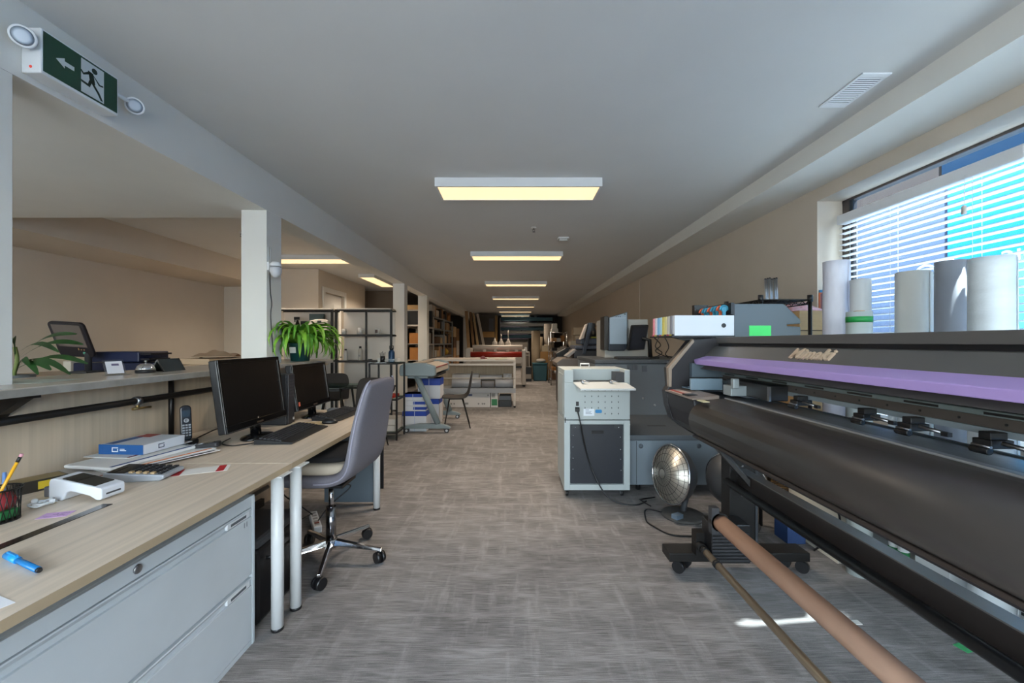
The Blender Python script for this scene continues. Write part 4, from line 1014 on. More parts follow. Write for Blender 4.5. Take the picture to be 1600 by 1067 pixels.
for x in (X0 + .02, X1 - .02):
    for y in (Y0 + .025, Y1 - .025):
        l = MB().box(x - .022, y - .022, .035, x + .022, y + .022, .945).build('leg', WT, t)
        MB().tube([(x, y, 0), (x, y, .035)], .022, 12).build('foot', BLK, l)
def hroll(x0, x1, y, z, r, label, m, group, core=True):
    t = T('paper_roll', label, 'roll', ((x0 + x1) / 2, y, z - r), 0, group)
    MB().tube([(x0, y, z), (x1, y, z)], r, 26).build('roll', m, t)
    if core: MB().tube([(x0 - .004, y, z), (x1 + .004, y, z)], r * .4, 14).build('core', CARD, t)
RW = M('roll white', '#c9c6c4', .7); RG = M('roll grey', '#a3a4a8', .6)
for i, (x0, x1, y, z, r, m, lab) in enumerate((
        (-1.30, -.70, 8.55, .48, .09, RG, 'grey paper roll at the left on the worktable shelf'),
        (-.68, -.42, 8.53, .46, .07, M('roll dark', '#7f7d7f', .6), 'short dark grey roll in the middle of the worktable shelf'),
        (-.40, -.03, 8.55, .475, .085, RG, 'grey paper roll at the right on the worktable shelf'),
        (-1.32, -.76, 8.72, .60, .07, RW, 'white roll lying on the left grey rolls'),
        (-.74, -.26, 8.74, .585, .055, RW, 'white roll lying toward the middle of the worktable shelf'),
        (-.24, -.06, 8.74, .60, .07, RW, 'short white roll at the right end of the worktable shelf'))):
    hroll(x0, x1, y, z, r, lab, m, 'rolls on the worktable shelf')
# things under and on the table
t = T('storage_carton', 'long white carton with a navy label under the worktable', 'box', (-.98, 8.6, 0))
MB().box(-1.50, 8.42, .0, -.50, 8.85, .30).build('carton', M('carton dull white', '#c2bdb8', .6), t, bevel=.004)
MB().box(-1.07, 8.416, .23, -.87, 8.42, .27).box(-1.42, 8.416, .23, -1.24, 8.42, .27).build('label', M('label navy', '#28345e', .5), t)
q = MB()
for x in (-1.36, -1.30, -1.24, -.74, -.66, -.62): q.tube([(x, 8.415, .07), (x, 8.42, .07)], .018, 12)
q.box(-1.02, 8.416, .055, -.95, 8.42, .095); q.box(-.56, 8.416, .23, -.53, 8.42, .26)
q.build('handling_marks', M('marks grey', '#7d7a78', .6), t)
t = T('small_carton', 'white carton with a green panel beside the long carton under the worktable', 'box', (-.41, 8.6, 0))
MB().box(-.485, 8.40, 0, -.34, 8.75, .33).build('carton', M('carton dull white', '#c2bdb8', .6), t, bevel=.003)
MB().box(-.47, 8.396, .04, -.355, 8.40, .17).build('green_panel', GREEN, t)
MB().box(-.47, 8.396, .20, -.40, 8.40, .29).build('print', M('print dull', '#8d8a86', .7), t)
t = T('tool_case', 'black case with a grey lid under the right end of the worktable', 'case', (-.19, 8.6, 0))
MB().box(-.33, 8.45, .0, -.06, 8.85, .13).build('case', BLK, t, bevel=.01)
MB().box(-.32, 8.46, .132, -.07, 8.84, .23).build('lid', M('case grey', '#6a6c70', .5), t, bevel=.01)
one(MB().box(-.55, 8.50, .986, -.10, 8.80, .995), 'colour_chart', M('chart', '#c6bcb0', .7), 'white sheet on the worktable top by the right corner', 'paper')
for i, (x, c, n) in enumerate(((-.40, '#a8792e', 'orange'), (-.31, '#7f8f2c', 'olive'), (-.24, '#2f7d4a', 'green'))):
    one(MB().box(x, 8.37, .986, x + .08, 8.48, .990), 'colour_swatch', M('swatch ' + n, c, .6), '%s colour strip at the front edge of the worktable top' % n, 'swatch', 'colour strips')
one(MB().tube([(-.66, 8.5, 1.0), (-.66, 8.56, 1.0)], .05, 16).tube([(-.66, 8.56, .996), (-.58, 8.6, .996)], .01), 'tape_gun', M('gun red', '#6e211d', .5), 'dark red tape dispenser on the worktable top', 'tape')

# ------------------------------------------------------------------ laminator with a red roller
t = T('laminator', 'large white laminator with a red roller behind the worktable', 'laminator', (-.6, 12.6, 0))
LX0, LX1 = -1.48, .34
MB().box(LX0, 12.3, .40, LX0 + .16, 12.95, 1.16).build('side_column', WT, t, bevel=.02)
MB().box(LX1 - .12, 12.3, .05, LX1, 12.95, 1.10).build('side_column', WT, t, bevel=.02)
MB().tube([(LX0 + .16, 12.35, .965), (LX1 - .12, 12.35, .965)], .085, 22).build('red_roller', M('roller red', '#9c2a1d', .4), t)
MB().tube([(LX0 + .2, 12.55, 1.18), (LX1 - .1, 12.55, 1.18)], .075, 20).build('film_roll', M('film roll', '#d0c6bb', .6), t)
MB().box(LX0 + .16, 12.32, .70, LX1 - .12, 12.9, .87).build('front_panel', M('lam panel', '#b5aca2', .5), t)
MB().box(LX0 + .1, 12.4, .55, LX1 - .1, 12.8, .60).build('cross_bar', BLK, t)
for x in (LX0 + .08, LX1 - .06):
    for y in (12.36, 12.9):
        MB().tube([(x, y - .02, .035), (x, y + .02, .035)], .035, 14).tube([(x, y, .035), (x, y, .09)], .012, 8).build('caster', BLK, t)
MB().box(LX0 + .02, 12.32, .05, LX0 + .14, 12.9, .40).build('leg', WT, t)
q = MB()
for x in (-.95, -.62, -.25, .02): q.box(x, 12.34, 1.05, x + .08, 12.5, 1.12)
q.build('film_clamp', M('clamp pale', '#bdb4aa', .5), t)
MB().box(LX0 + .2, 12.84, 1.0, .20, 12.95, 1.161).build('rear_shelf', M('board dull', '#8d857c', .6), t)
for i, (x, lab) in enumerate(((-.62, 'white jug standing on the laminator near its middle'), (-.42, 'second white jug standing on the laminator'), (-.20, 'white bottle with a long spout on the laminator'))):
    t = T('jug', lab, 'jug', (x, 12.9, 1.161), 0, 'jugs behind the laminator')
    MB().lathe([(0, 0), (.08, 0), (.085, .16), (.03, .24), (.028, .28), (0, .28)], (x, 12.88, 1.161), 16).build('body', M('jug white', '#b9b0a6', .5), t)
    MB().tube([(x, 12.88, 1.44), (x, 12.88, 1.48 + .12 * i)], .012, 8).build('spout', M('jug white', '#b9b0a6', .5), t)
# ------------------------------------------------------------------ far left storage: metal racks of cartons along the posts
GALV = M('galvanised', '#8c8c8a', .45, .6); GALVW = M('rack white', '#b2aba3', .5)
def rack(name, label, x0, x1, y0, y1, zs, ht, m, along, group):
    t = T(name, label, 'rack', ((x0 + x1) / 2, (y0 + y1) / 2, 0), 0, group)
    ys = along
    for y in ys:
        for x in (x0, x1): MB().box(x - .02, y - .02, 0, x + .02, y + .02, ht).build('upright', m, t)
    for z in zs:
        q = MB(); q.box(x0, y0, z - .012, x1, y1, z).box(x1 - .01, y0, z - .05, x1 + .01, y1, z).box(x0 - .01, y0, z - .05, x0 + .01, y1, z)
        q.build('shelf', m, t)
    return t
ZS = (.45, .88, 1.30, 1.76, 2.10)
rack('metal_rack', 'long galvanised rack of cartons along the post line, farther of the two', -2.85, -2.36, 11.9, 15.5, ZS, 2.12, GALV, (11.9, 13.7, 15.5), 'storage racks')
rack('metal_rack', 'pale metal rack with brown cartons behind the two middle posts, nearer of the two', -2.80, -2.33, 10.5, 11.75, (.45, .88, 1.30, 1.76), 2.06, GALVW, (10.5, 11.75), 'storage racks')
g = random.Random(21)
cols = [('brown', '#8a653f'), ('tan', '#a98158'), ('dark brown', '#5a3f2a'), ('white', '#b9b1a7'), ('grey', '#7b7772'), ('pale buff', '#b79b76'), ('black', '#26221f'), ('orange brown', '#9a6630')]
lev = {.45: 'lowest', .88: 'second', 1.30: 'third', 1.76: 'fourth', 2.10: 'top'}
ords = ['first', 'second', 'third', 'fourth', 'fifth', 'sixth', 'seventh', 'eighth', 'ninth', 'tenth']
def shelf_boxes(x0, x1, ya, yb, z, lim, where, seed, group):
    gg = random.Random(seed); y = ya + .04; i = 0
    while y < yb - .16 and i < 10:
        L = gg.uniform(.22, .46); L = min(L, yb - y - .02); h = min(lim, gg.uniform(.17, .36)); dpt = gg.uniform(.30, .42)
        nm, hx = gg.choice(cols)
        t = T('storage_box', '%s box, %s along %s' % (nm, ords[i], where), 'box', ((x0 + x1) / 2, y + L / 2, z), 0, group)
        m = M('stored ' + nm, hx, .75, noise=.06, nscale=(8, 8, 8))
        MB().box(x1 - dpt, y, z + .001, x1 - .01 - gg.uniform(0, .05), y + L, z + h).build('carton', m, t, bevel=.003)
        yy = y + L / 2
        MB().box(x1 - dpt + .005, yy - .02, z + h, x1 - .07, yy + .02, z + h + .0015).build('tape', TAPE if nm != 'white' else M('tape dull', '#9c9489', .4), t)
        y += L + gg.uniform(.015, .06); i += 1
for k, z in enumerate(ZS):
    lim = (ZS[k + 1] - z - .07) if k + 1 < len(ZS) else .34
    nm = 'the %s shelf in the %%s bay of the galvanised rack' % lev[z]
    shelf_boxes(-2.83, -2.37, 11.9, 13.7, z, lim, nm % 'near', 100 + k, 'cartons on the far rack')
    shelf_boxes(-2.83, -2.37, 13.7, 14.4 if k == 1 else 15.5, z, lim, nm % 'far', 200 + k, 'cartons on the far rack')
for k, z in enumerate(ZS[:3]):
    shelf_boxes(-2.78, -2.34, 10.5, 11.75, z, .36, 'the %s shelf of the pale rack' % lev[z], 300 + k, 'cartons on the pale rack')
# framed screens and a black case on top of the pale rack
for i, (y, lab) in enumerate(((10.62, 'white framed dark panel leaning on top of the pale rack, nearer one'), (10.85, 'white framed dark panel on top of the pale rack, behind the nearer one'))):
    t = T('framed_panel', lab, 'panel', (-2.55, y, 1.762), 0, 'white framed panels')
    w, h = (.56, .42) if i == 0 else (.46, .40); xa = -2.82 + .03 * i
    q = MB(); z0 = 1.762
    q.box(xa, y, z0, xa + w, y + .03, z0 + .03).box(xa, y, z0 + h - .03, xa + w, y + .03, z0 + h).box(xa, y, z0, xa + .03, y + .03, z0 + h).box(xa + w - .03, y, z0, xa + w, y + .03, z0 + h)
    q.build('frame', M('frame white dull', '#c3beb8', .5), t)
    MB().box(xa + .03, y + .005, z0 + .03, xa + w - .03, y + .025, z0 + h - .03).build('dark_panel', M('panel dark', '#17161a', .3), t)
one(MB().box(-2.24 - .14, 11.25, 1.762, -2.13 - .14, 11.45, 2.2), 'black_case', BLK, 'tall black case standing on the pale rack behind the framed panels', 'case')
one(MB().box(-2.80, 10.60, 2.184, -2.45, 10.9, 2.30), 'storage_box', CARD2, 'buff box lying flat above the framed panels', 'box')
t = T('yellow_bundle', 'yellow plastic bundle on the second shelf of the far galvanised rack', 'bundle', (-2.44, 14.7, .881))
MB().ball((-2.50, 14.75, 1.0), .13, 10, sc=(.9, 1.3, .9)).build('bundle', M('bundle yellow', '#c09a2a', .5), t)
for i, (y0, z0, h, nm, hx) in enumerate(((15.75, 0, .62, 'brown', '#8a653f'), (15.75, .622, .5, 'tan', '#a98158'), (15.78, 1.124, .42, 'dark brown', '#5a3f2a'), (15.76, 1.546, .4, 'pale buff', '#b79b76'), (16.6, 0, .8, 'tan', '#a98158'), (16.62, .802, .6, 'white', '#b9b1a7'), (16.6, 1.404, .5, 'brown', '#8a653f'))):
    lab = '%s carton, %s of the %s floor stack past the galvanised rack' % (nm, ('lowest', 'second', 'third', 'topmost', 'lowest', 'middle', 'topmost')[i], 'nearer' if i < 4 else 'farther')
    t = T('storage_box', lab, 'box', (-2.57, y0 + .3, z0), 0, 'floor stacks past the rack')
    MB().box(-2.84, y0, z0, -2.34, y0 + .7, z0 + h).build('carton', M('stored ' + nm, hx, .75), t, bevel=.004)
    MB().box(-2.60, y0 - .001, z0, -2.56, y0, z0 + h).build('tape', TAPE, t)
# leaning boards, dark cabinet, pallet on the back wall
for i, (x0, x1, y, w, m, lab) in enumerate((
        (-2.02, -1.80, 16.6, .12, M('plank tan', '#a07f57', .7), 'tan plank leaning in the far left corner, leftmost'),
        (-1.90, -1.62, 17.1, .10, M('plank brown', '#7d5f3f', .7), 'brown plank leaning in the far left corner, second'),
        (-1.82, -1.42, 17.6, .09, M('plank buff', '#b39871', .7), 'buff plank leaning in the far left corner, third'),
        (-1.70, -1.15, 18.1, .11, M('plank pale', '#bdb4a6', .6), 'pale grey plank leaning in the far left corner, rightmost'))):
    q = MB(); q.add([(x0, y, 2.6), (x0 + w, y, 2.6), (x0 + w, y + .05, 2.6), (x0, y + .05, 2.6), (x1, y - .4, 0), (x1 + w, y - .4, 0), (x1 + w, y - .35, 0), (x1, y - .35, 0)],
                    [(0, 1, 2, 3), (4, 7, 6, 5), (0, 4, 5, 1), (1, 5, 6, 2), (2, 6, 7, 3), (3, 7, 4, 0)])
    one(q, 'plank', m, lab, 'plank', 'leaning planks')
t = T('tall_cabinet', 'tall dark cabinet with a tan shelf front by the back wall', 'cabinet', (-1.2, 20.3, 0))
MB().box(-1.92, 20.0, 0, -.95, 20.7, 2.65).build('body', M('cab dark', '#3d3833', .6), t)
MB().box(-1.55, 19.985, 1.58, -.98, 20.0, 1.86).build('tan_panel', M('tan panel', '#9a7642', .6), t)
MB().box(-1.25, 19.98, 1.9, -1.02, 20.0, 2.5).build('door', M('door slate', '#4a4c50', .5), t)
MB().box(-.95, 19.99, 0, -.85, 20.7, 2.66).build('side_post', M('post ochre', '#8a6a34', .6), t)
# roll rack on the back wall
t = T('roll_rack', 'wide dark wall rack holding long horizontal media rolls at the far end', 'rack', (.7, 21.8, 0))
RB = M('rack black', '#17161a', .6)
MB().box(-.84, 21.85, 2.63, 2.1, 22.1, 2.661).build('top_board', RB, t)
for x in (-.80, .75, 2.05): MB().box(x - .04, 21.2, 0, x + .04, 22.1, 2.66).build('upright', RB, t)
MB().box(-.84, 22.05, 1.5, 2.1, 22.12, 2.74).build('back_board', M('rack purple', '#231b2c', .7), t)
for z in (2.428, 2.148, 1.948, 1.778, 1.548):
    for x in (-.6, .35, 1.2): MB().box(x - .03, 20.98, z - .03, x + .03, 21.3, z).build('support_arm', RB, t)
for i, (z, r, hx, lab, x0, x1) in enumerate((
        (2.47 + .06, .10, '#5f8899', 'teal media roll, topmost on the back wall rack', -.7, 1.95), (2.25, .10, '#dde3e8', 'pale media roll, second from the top on the back wall rack', -.75, 1.9),
        (2.03, .08, '#6d93a6', 'blue green media roll, middle of the back wall rack', -.72, 1.7), (1.86, .08, '#e4e4df', 'pale media roll, fourth from the top on the back wall rack', -.74, 1.7), (1.64, .09, '#54809a', 'teal media roll, lowest on the back wall rack', -.7, 1.3))):
    hroll(x0, x1, 21.1, z, r, lab, M('media %d' % i, hx, .3), 'media rolls on the back wall rack')
for i, x in enumerate((.0, .35, .72, 1.06)):
    one(MB().box(x, 21.87, 2.662, x + .12, 21.97, 2.76), 'small_box', M('core pale', '#8f8a88', .7), '%s small pale object from the left on top of the back wall rack' % ords[i], 'box', 'small things on the back rack')
t = T('roller_shutter', 'grey shutter panel on the back wall under the media rolls', 'shutter', (.6, 22.1, 0))
MB().box(-.7, 22.14, .0, 1.98, 22.18, 1.5).build('shutter', M('shutter grey', '#6d675f', .6), t)
# far right clutter
t = T('waste_bin', 'dark teal plastic bin standing on the carpet at the far end of the aisle', 'bin', (.87, 14.3, 0))
MB().prism([(.66 + .0, 0), (1.10, 0), (1.14, .58), (.62, .58)], 'y', 14.1, 14.5).build('bin', M('bin teal', '#1f4a55', .45), t, bevel=.03)
MB().prism(rrect(.54, .44, .05), 'z', .58, .62, M=Matrix.Translation((.88, 14.3, 0))).build('rim', M('bin rim', '#2b5b66', .4), t)
one(MB().ball((.92, 14.3, .695), .15, 10, sc=(1.2, 1, .5)), 'crumpled_paper', M('crumple', '#a8a097', .8), 'crumpled pale paper heaped in the teal bin', 'paper')
for i, (x, y, h, r, hx, lab) in enumerate((
        (.78, 15.0, 1.75, .16, '#a8967d', 'tan upright roll, front left of the group behind the teal bin'),
        (.95, 15.9, 1.55, .14, '#b8a78c', 'cream upright roll in the middle behind the teal bin'),
        (1.34, 15.9, 2.05, .20, '#8d857b', 'tallest grey upright tube behind the teal bin'),
        (1.24, 15.1, 1.25, .15, '#b0a086', 'short cream roll, right of the group behind the teal bin'))):
    t = T('upright_roll', lab, 'roll', (x, y, 0), 0, 'upright rolls behind the bin')
    MB().tube([(x, y, 0), (x, y, h)], r, 22).build('roll', M('uproll %d' % i, hx, .7), t)
    MB().tube([(x, y, h), (x, y, h + .005)], r * .45, 14).build('core', M('core brown', '#6f5238', .8), t)
one(MB().box(.98, 14.75, 0, 1.24, 14.86, 1.22), 'foam_board', M('foam cream', '#b5a88f', .7), 'cream board with a dark hole behind the teal bin', 'board')
one(MB().box(.92, 14.62, 0, 1.34, 14.72, 1.0), 'carton', M('carton ochre', '#9b7443', .7), 'ochre carton between the teal bin and the upright rolls', 'box')
t = T('wire_rack', 'chrome wire rack of small goods at the far right of the aisle', 'rack', (1.3, 13.1, 0))
WX0, WX1, WY0_, WY1_ = 1.13, 1.62, 12.7, 13.5
for x in (WX0, WX1):
    for y in (WY0_, WY1_):
        MB().tube([(x, y, .07), (x, y, 1.66)], .014, 10).build('post', CHROME, t)
        MB().tube([(x - .015, y, .035), (x + .015, y, .035)], .035, 12).build('caster', DGREY, t)
for z in (.16, .45, .75, 1.05, 1.35, 1.64):
    q = MB()
    for i in range(9):
        yy = WY0_ + (WY1_ - WY0_) * i / 8; q.tube([(WX0, yy, z), (WX1, yy, z)], .005, 5)
    for x in (WX0, WX1): q.tube([(x, WY0_, z), (x, WY1_, z)], .008, 6)
    q.build('wire_shelf', CHROME, t)
gg = random.Random(8)
for k, z in enumerate((.17, .46, .76, 1.06, 1.36)):
    x = WX0 + .04
    for i in range(3):
        w = gg.uniform(.10, .15); h = gg.uniform(.10, .20); nm, hx = gg.choice(cols)
        one(MB().box(x, WY0_ + .03, z, x + w, WY0_ + .30, z + h), 'storage_box', M('stored ' + nm, hx, .75, noise=.06, nscale=(8, 8, 8)),
            '%s box, %s from the left on the %s shelf of the chrome wire rack' % (nm, ords[i], ('lowest', 'second', 'third', 'fourth', 'top')[k]), 'box', 'goods on the chrome wire rack')
        x += w + .012
t = T('white_device', 'white boxy device on top of the chrome wire rack', 'device', (1.28, 13.0, 1.648))
MB().box(1.16, 12.75, 1.648, 1.36, 13.2, 1.76).build('body', M('device white', '#bfbbb4', .5), t, bevel=.01)
MB().box(1.18, 12.85, 1.76, 1.34, 13.1, 1.92).build('top_unit', M('device white', '#bfbbb4', .5), t, bevel=.01)
for i, (x, z, w, h, hx, lab) in enumerate(((1.66, 1.30, .26, .22, '#a39684', 'lower buff box behind the grey copier'), (1.62, 1.54, .28, .20, '#b5a48b', 'upper buff box behind the grey copier, left one'), (1.94, 1.30, .30, .48, '#9c7d58', 'tall brown box behind the grey copier by the right wall'))):
    one(MB().box(x, 11.2, z, x + w, 11.6, z + h), 'storage_box', M('behind copier %d' % i, hx, .75), lab, 'box', 'boxes behind the copier')
t = T('storage_bench', 'dark bench carrying boxes behind the grey copier', 'bench', (1.95, 11.5, 0))
MB().box(1.5, 11.1, 1.25, 2.5, 11.9, 1.298).build('top', BLKM, t)
for x in (1.54, 2.46):
    for y in (11.14, 11.86): MB().box(x - .03, y - .03, 0, x + .03, y + .03, 1.25).build('leg', BLKM, t)
MB().box(1.55, 11.2, .5, 2.45, 11.85, .53).build('shelf', BLKM, t)
t = T('black_crates', 'dark crate on the floor between the laminator and the teal bin', 'crate', (.5, 14.0, 0))
MB().box(.36, 13.9, 0, .58, 14.3, .50).build('crate', BLK, t, bevel=.01)
MB().box(.38, 13.89, .1, .56, 13.9, .25).build('label', M('label dull', '#8f8a84', .6), t)
t = T('side_cart', 'small white cart behind the laminator at the end of the aisle', 'cart', (.40, 15.2, 0))
MB().box(.24, 15.0, .95, .56, 15.5, .98).box(.24, 15.0, .85, .56, 15.5, .87).build('shelf', WT, t)
for x in (.26, .54):
    for y in (15.02, 15.48): MB().box(x - .015, y - .015, 0, x + .015, y + .015, .95).build('leg', WT, t)
MB().prism([(.32, .98), (.48, .98), (.44, 1.16), (.38, 1.16)], 'y', 15.1, 15.3).build('holder', WPL, t)
# ------------------------------------------------------------------ creasing machine on casters
CR = M('machine grey', '#aeb5b4', .45); CRS = M('machine slot', '#1f2022', .5)
t = T('creasing_machine', 'light grey office machine on casters with an open feed tray and black lower door', 'machine', (.71, 3.8, 0))
ax0, ax1, ay0, ay1 = .427, .992, 3.52, 4.05
b = MB(); b.box(ax0, ay0 + .02, .06, ax1, ay1, .660)
b.box(ax0, ay0, .06, .476, ay0 + .02, .660); b.box(.940, ay0, .06, ax1, ay0 + .02, .660); b.box(.476, ay0, .06, .940, ay0 + .02, .109); b.box(.476, ay0, .628, .940, ay0 + .02, .660)
b.build('cabinet', CR, t, bevel=.002)
d = MB().box(.482, ay0 + .004, .115, .934, ay0 + .02, .622).build('door', M('door black blue', '#23262d', .4), t, bevel=.002)
q = MB()
for x, z in ((.525, .60), (.895, .60), (.505, .53), (.91, .515), (.503, .43), (.912, .41), (.503, .335), (.913, .325), (.503, .24), (.915, .23)):
    q.ball((x, ay0 + .003, z), .0055, 6)
q.build('screw', CHROME, d)
MB().box(.66, ay0 + .001, .545, .765, ay0 + .004, .575).build('recessed_grip', M('grip black', '#0d0d0f', .3), d)
MB().box(.50, ay0 + .001, .592, .56, ay0 + .004, .618).box(.86, ay0 + .001, .592, .92, ay0 + .004, .618).build('hinge_plate', DGREY, d)
u = MB(); u.box(ax0, ay0, .667, ax1, ay1, .985); u.box(ax0, ay0, .985, .505, ay1, 1.094); u.box(.945, ay0, .985, ax1, ay1, 1.094); u.box(.505, ay0 + .16, .985, .945, ay1, 1.094)
u.build('upper_housing', CR, t, bevel=.003)
MB().box(.87, ay0 + .004, .99, .944, ay0 + .16, 1.072).build('side_guide', DGREY, t)
MB().box(.506, ay0 + .02, .985, .87, ay0 + .16, .992).build('feed_bed', CRS, t)
tr = MB().add([(.50, ay0 + .02, .990), (.955, ay0 + .02, .990), (.985, ay0 - .20, .955), (.535, ay0 - .20, .955), (.50, ay0 + .02, .982), (.955, ay0 + .02, .982), (.985, ay0 - .20, .940), (.535, ay0 - .20, .940)],
              [(0, 1, 2, 3), (7, 6, 5, 4), (0, 4, 5, 1), (1, 5, 6, 2), (2, 6, 7, 3), (3, 7, 4, 0)]).build('feed_tray', M('tray pale', '#c9cccb', .4), t, bevel=.002)
for x in (.58, .82):
    MB().cbox((x, ay0 - .02, 1.0), (.02, .06, .02)).tube([(x - .012, ay0 - .04, 1.006), (x + .05, ay0 - .07, .998)], .006, 8).build('paper_guide', STEEL, tr)
q = MB()
for r in range(5):
    for c in range(6):
        if r == 4 and c < 3: continue
        x = .605 + c * .0575; z = .918 - r * .050
        q.prism([(x - .004, z), (x, z + .009), (x + .004, z), (x, z - .009)], 'y', ay0 - .0012, ay0)
q.build('vent_slots', CRS, t)
MB().box(.527, ay0 - .003, .785, .552, ay0, .822).build('switch', BLK, t)
MB().box(.520, ay0 - .004, .735, .558, ay0, .775).build('power_socket', BLK, t)
MB().box(.524, ay0 - .035, .738, .554, ay0 - .004, .772).build('plug', BLK, t, bevel=.005)
MB().tube(curve_pts([(.54, ay0 - .03, .738), (.56, ay0 - .05, .64), (.60, ay0 - .02, .45), (.66, ay0 - .02, .25), (.76, ay0 - .10, .06), (.88, ay0 - .16, .007), (1.0, ay0 - .18, .007), (1.1, ay0 - .10, .007)], 8), .006, 8).build('power_cord', BLK, t)
MB().box(.592, ay0 - .001, .70, .685, ay0, .760).build('rating_label', M('label pale', '#dfe4ea', .5), t)
q = MB()
for i, (z, w) in enumerate(((.748, .03), (.736, .05), (.726, .045), (.716, .055))): q.box(.61, ay0 - .0014, z, .61 + w, ay0 - .001, z + .004)
q.build('label_print', M('label print', '#7b828c', .6), t)
MB().prism([(p[0] + .722, p[1] + .738) for p in rrect(.058, .030, .012)], 'y', ay0 - .001, ay0).build('blue_sticker', M('sticker blue', '#2c7fb5', .5), t)
MB().box(.432, ay0 - .003, .64, .440, ay0, .685).build('side_latch', BLK, t)
MB().box(ax0 - .004, ay0 + .06, .70, ax0, ay0 + .42, 1.05).build('side_panel', CR, t, bevel=.003)
MB().tube([(.62, 3.85, 1.094), (.62, 3.85, 1.13), (.70, 3.85, 1.13), (.70, 3.85, 1.094)], .007, 8).build('handle', WPL, t)
for x in (.455, .93):
    for y in (3.56, 4.0):
        MB().tube([(x - .010, y, .027), (x + .010, y, .027)], .027, 16).tube([(x, y, .03), (x, y, .062)], .012, 8).box(x - .02, y - .02, .048, x + .02, y + .02, .06).build('caster', BLK, t)
        MB().tube([(x - .011, y, .027), (x + .011, y, .027)], .013, 12).build('caster_hub', LGREY, t)

# ------------------------------------------------------------------ grey digital press
PG = M('press grey', '#5f666c', .55); PGL = M('press light', '#707a82', .55); PGD = M('press dark', '#4a4f54', .5)
t = T('digital_press', 'big slate grey production press standing between the creasing machine and the wide printer', 'press', (1.55, 4.7, 0))
MB().box(1.01, 3.62, .07, 1.98, 4.62, .465).build('low_cabinet', PGL, t, bevel=.006)
MB().box(1.005, 3.60, .468, 1.985, 4.62, .515).build('low_top', PGD, t, bevel=.006)
MB().box(.91, 4.62, .07, 2.25, 5.90, 1.09).build('main_cabinet', PG, t, bevel=.008)
MB().box(.905, 4.61, 1.092, 2.255, 5.95, 1.135).build('top_cover', PGD, t, bevel=.006)
q = MB(); q.box(1.075, 3.616, .08, 1.079, 3.62, .46).box(1.86, 3.616, .08, 1.864, 3.62, .46)
q.build('panel_seam', M('seam dark', '#3b4045', .6), t)
for x in (1.115, 1.63, 1.80): MB().lathe([(.02, 0), (.02, .004), (.013, .006), (.0, .003)], M=frame((x, 3.62, .415), (0, -1, 0)), n=18).build('lock', M('lock grey', '#4b5157', .4), t)
MB().box(1.30, 4.0, .515, 1.48, 4.02, .517).build('top_slot', M('slot', '#26292c', .6), t)
MB().cbox((1.12, 4.05, .52), (.04, .03, .008)).build('latch', LGREY, t)
q = MB()
for i in range(5): q.box(1.27 + i * .024, 4.615, 1.02, 1.29 + i * .024, 4.62, 1.08)
q.box(1.435, 4.612, 1.0, 1.49, 4.62, 1.07); q.box(1.0, 4.612, 1.03, 1.12, 4.62, 1.07)
q.build('grille', M('grille grey', '#4c5258', .5), t)
for x, z in ((1.45, .70), (1.58, .62)): MB().lathe([(.014, 0), (.014, .004), (0, .005)], M=frame((x, 4.62, z), (0, -1, 0)), n=14).build('knob', M('knob grey', '#84898d', .4), t)
for x in (1.12, 1.5, 1.9):
    for y in (3.72, 4.5): MB().tube([(x, y, 0), (x, y, .08)], .022, 10).build('levelling_foot', BLK, t)
ZP = 1.1355
# controller workstation on the press
t = T('server_workstation', 'tall beige and blue grey workstation case standing on the press', 'computer', (1.42, 5.4, ZP))
BE = M('case beige', '#a9a8a3', .5)
MB().box(1.15, 5.22, ZP, 1.70, 5.75, 1.625).build('case', BE, t, bevel=.006)
MB().prism([(1.185, 1.225), (1.38, 1.225), (1.41, 1.255), (1.42, 1.30), (1.42, 1.715), (1.185, 1.645)], 'y', 5.15, 5.40).build('front_bezel', M('bezel dark', '#232a35', .35), t, bevel=.004)
MB().prism([(1.195, 1.31), (1.41, 1.31), (1.41, 1.705), (1.195, 1.640)], 'y', 5.142, 5.15).build('front_panel', M('panel blue grey', '#8e9fae', .35), t, bevel=.002)
MB().box(1.13, 5.16, 1.235, 1.183, 5.40, 1.66).build('side_grille', M('case brown black', '#2a2724', .5), t, bevel=.004)
MB().cbox((1.385, 5.141, 1.685), (.02, .003, .012)).cbox((1.30, 5.141, 1.655), (.012, .003, .008)).cbox((1.325, 5.141, 1.655), (.012, .003, .008)).cbox((1.275, 5.141, 1.655), (.012, .003, .008)).build('buttons', BLK, t)
MB().box(1.21, 5.141, 1.635, 1.40, 5.143, 1.638).build('panel_line', M('line pale', '#c4d2de', .4), t)
t = T('operator_monitor', 'black monitor tilted on an arm on top of the press', 'monitor', (1.62, 4.95, ZP))
Mo = panel_frame((988, 509), 4.9, (.235, .10, .012), (.03, -.09, .30))
MB().prism(rrect(.25, .315, .012), 'z', -.03, 0, M=Mo).build('housing', M('monitor charcoal', '#202124', .4), t, bevel=.004)
MB().prism(rrect(.22, .275, .004), 'z', 0, .002, M=Mo).build('screen', M('monitor screen', '#33343a', .25), t)
MB().tube([(1.66, 5.0, ZP), (1.66, 5.04, 1.36), (1.56, 5.03, 1.38)], .025, 10).build('arm', BLK, t)
MB().cbox((1.66, 5.0, ZP + .008), (.16, .16, .016)).build('foot', BLK, t)
t = T('flat_keyboard', 'black keyboard lying on the press below the workstation', 'keyboard', (1.37, 4.78, ZP))
MB().prism([(4.70, ZP), (4.70, ZP + .012), (4.86, ZP + .03), (4.86, ZP)], 'x', 1.18, 1.56).build('body', BLK, t, bevel=.003)
q = MB()
for r in range(5):
    for c in range(17): q.cbox((1.20 + c * .0215, 4.72 + r * .027, ZP + .017 + r * .0032), (.017, .021, .006))
q.build('keycaps', DGREY, t)
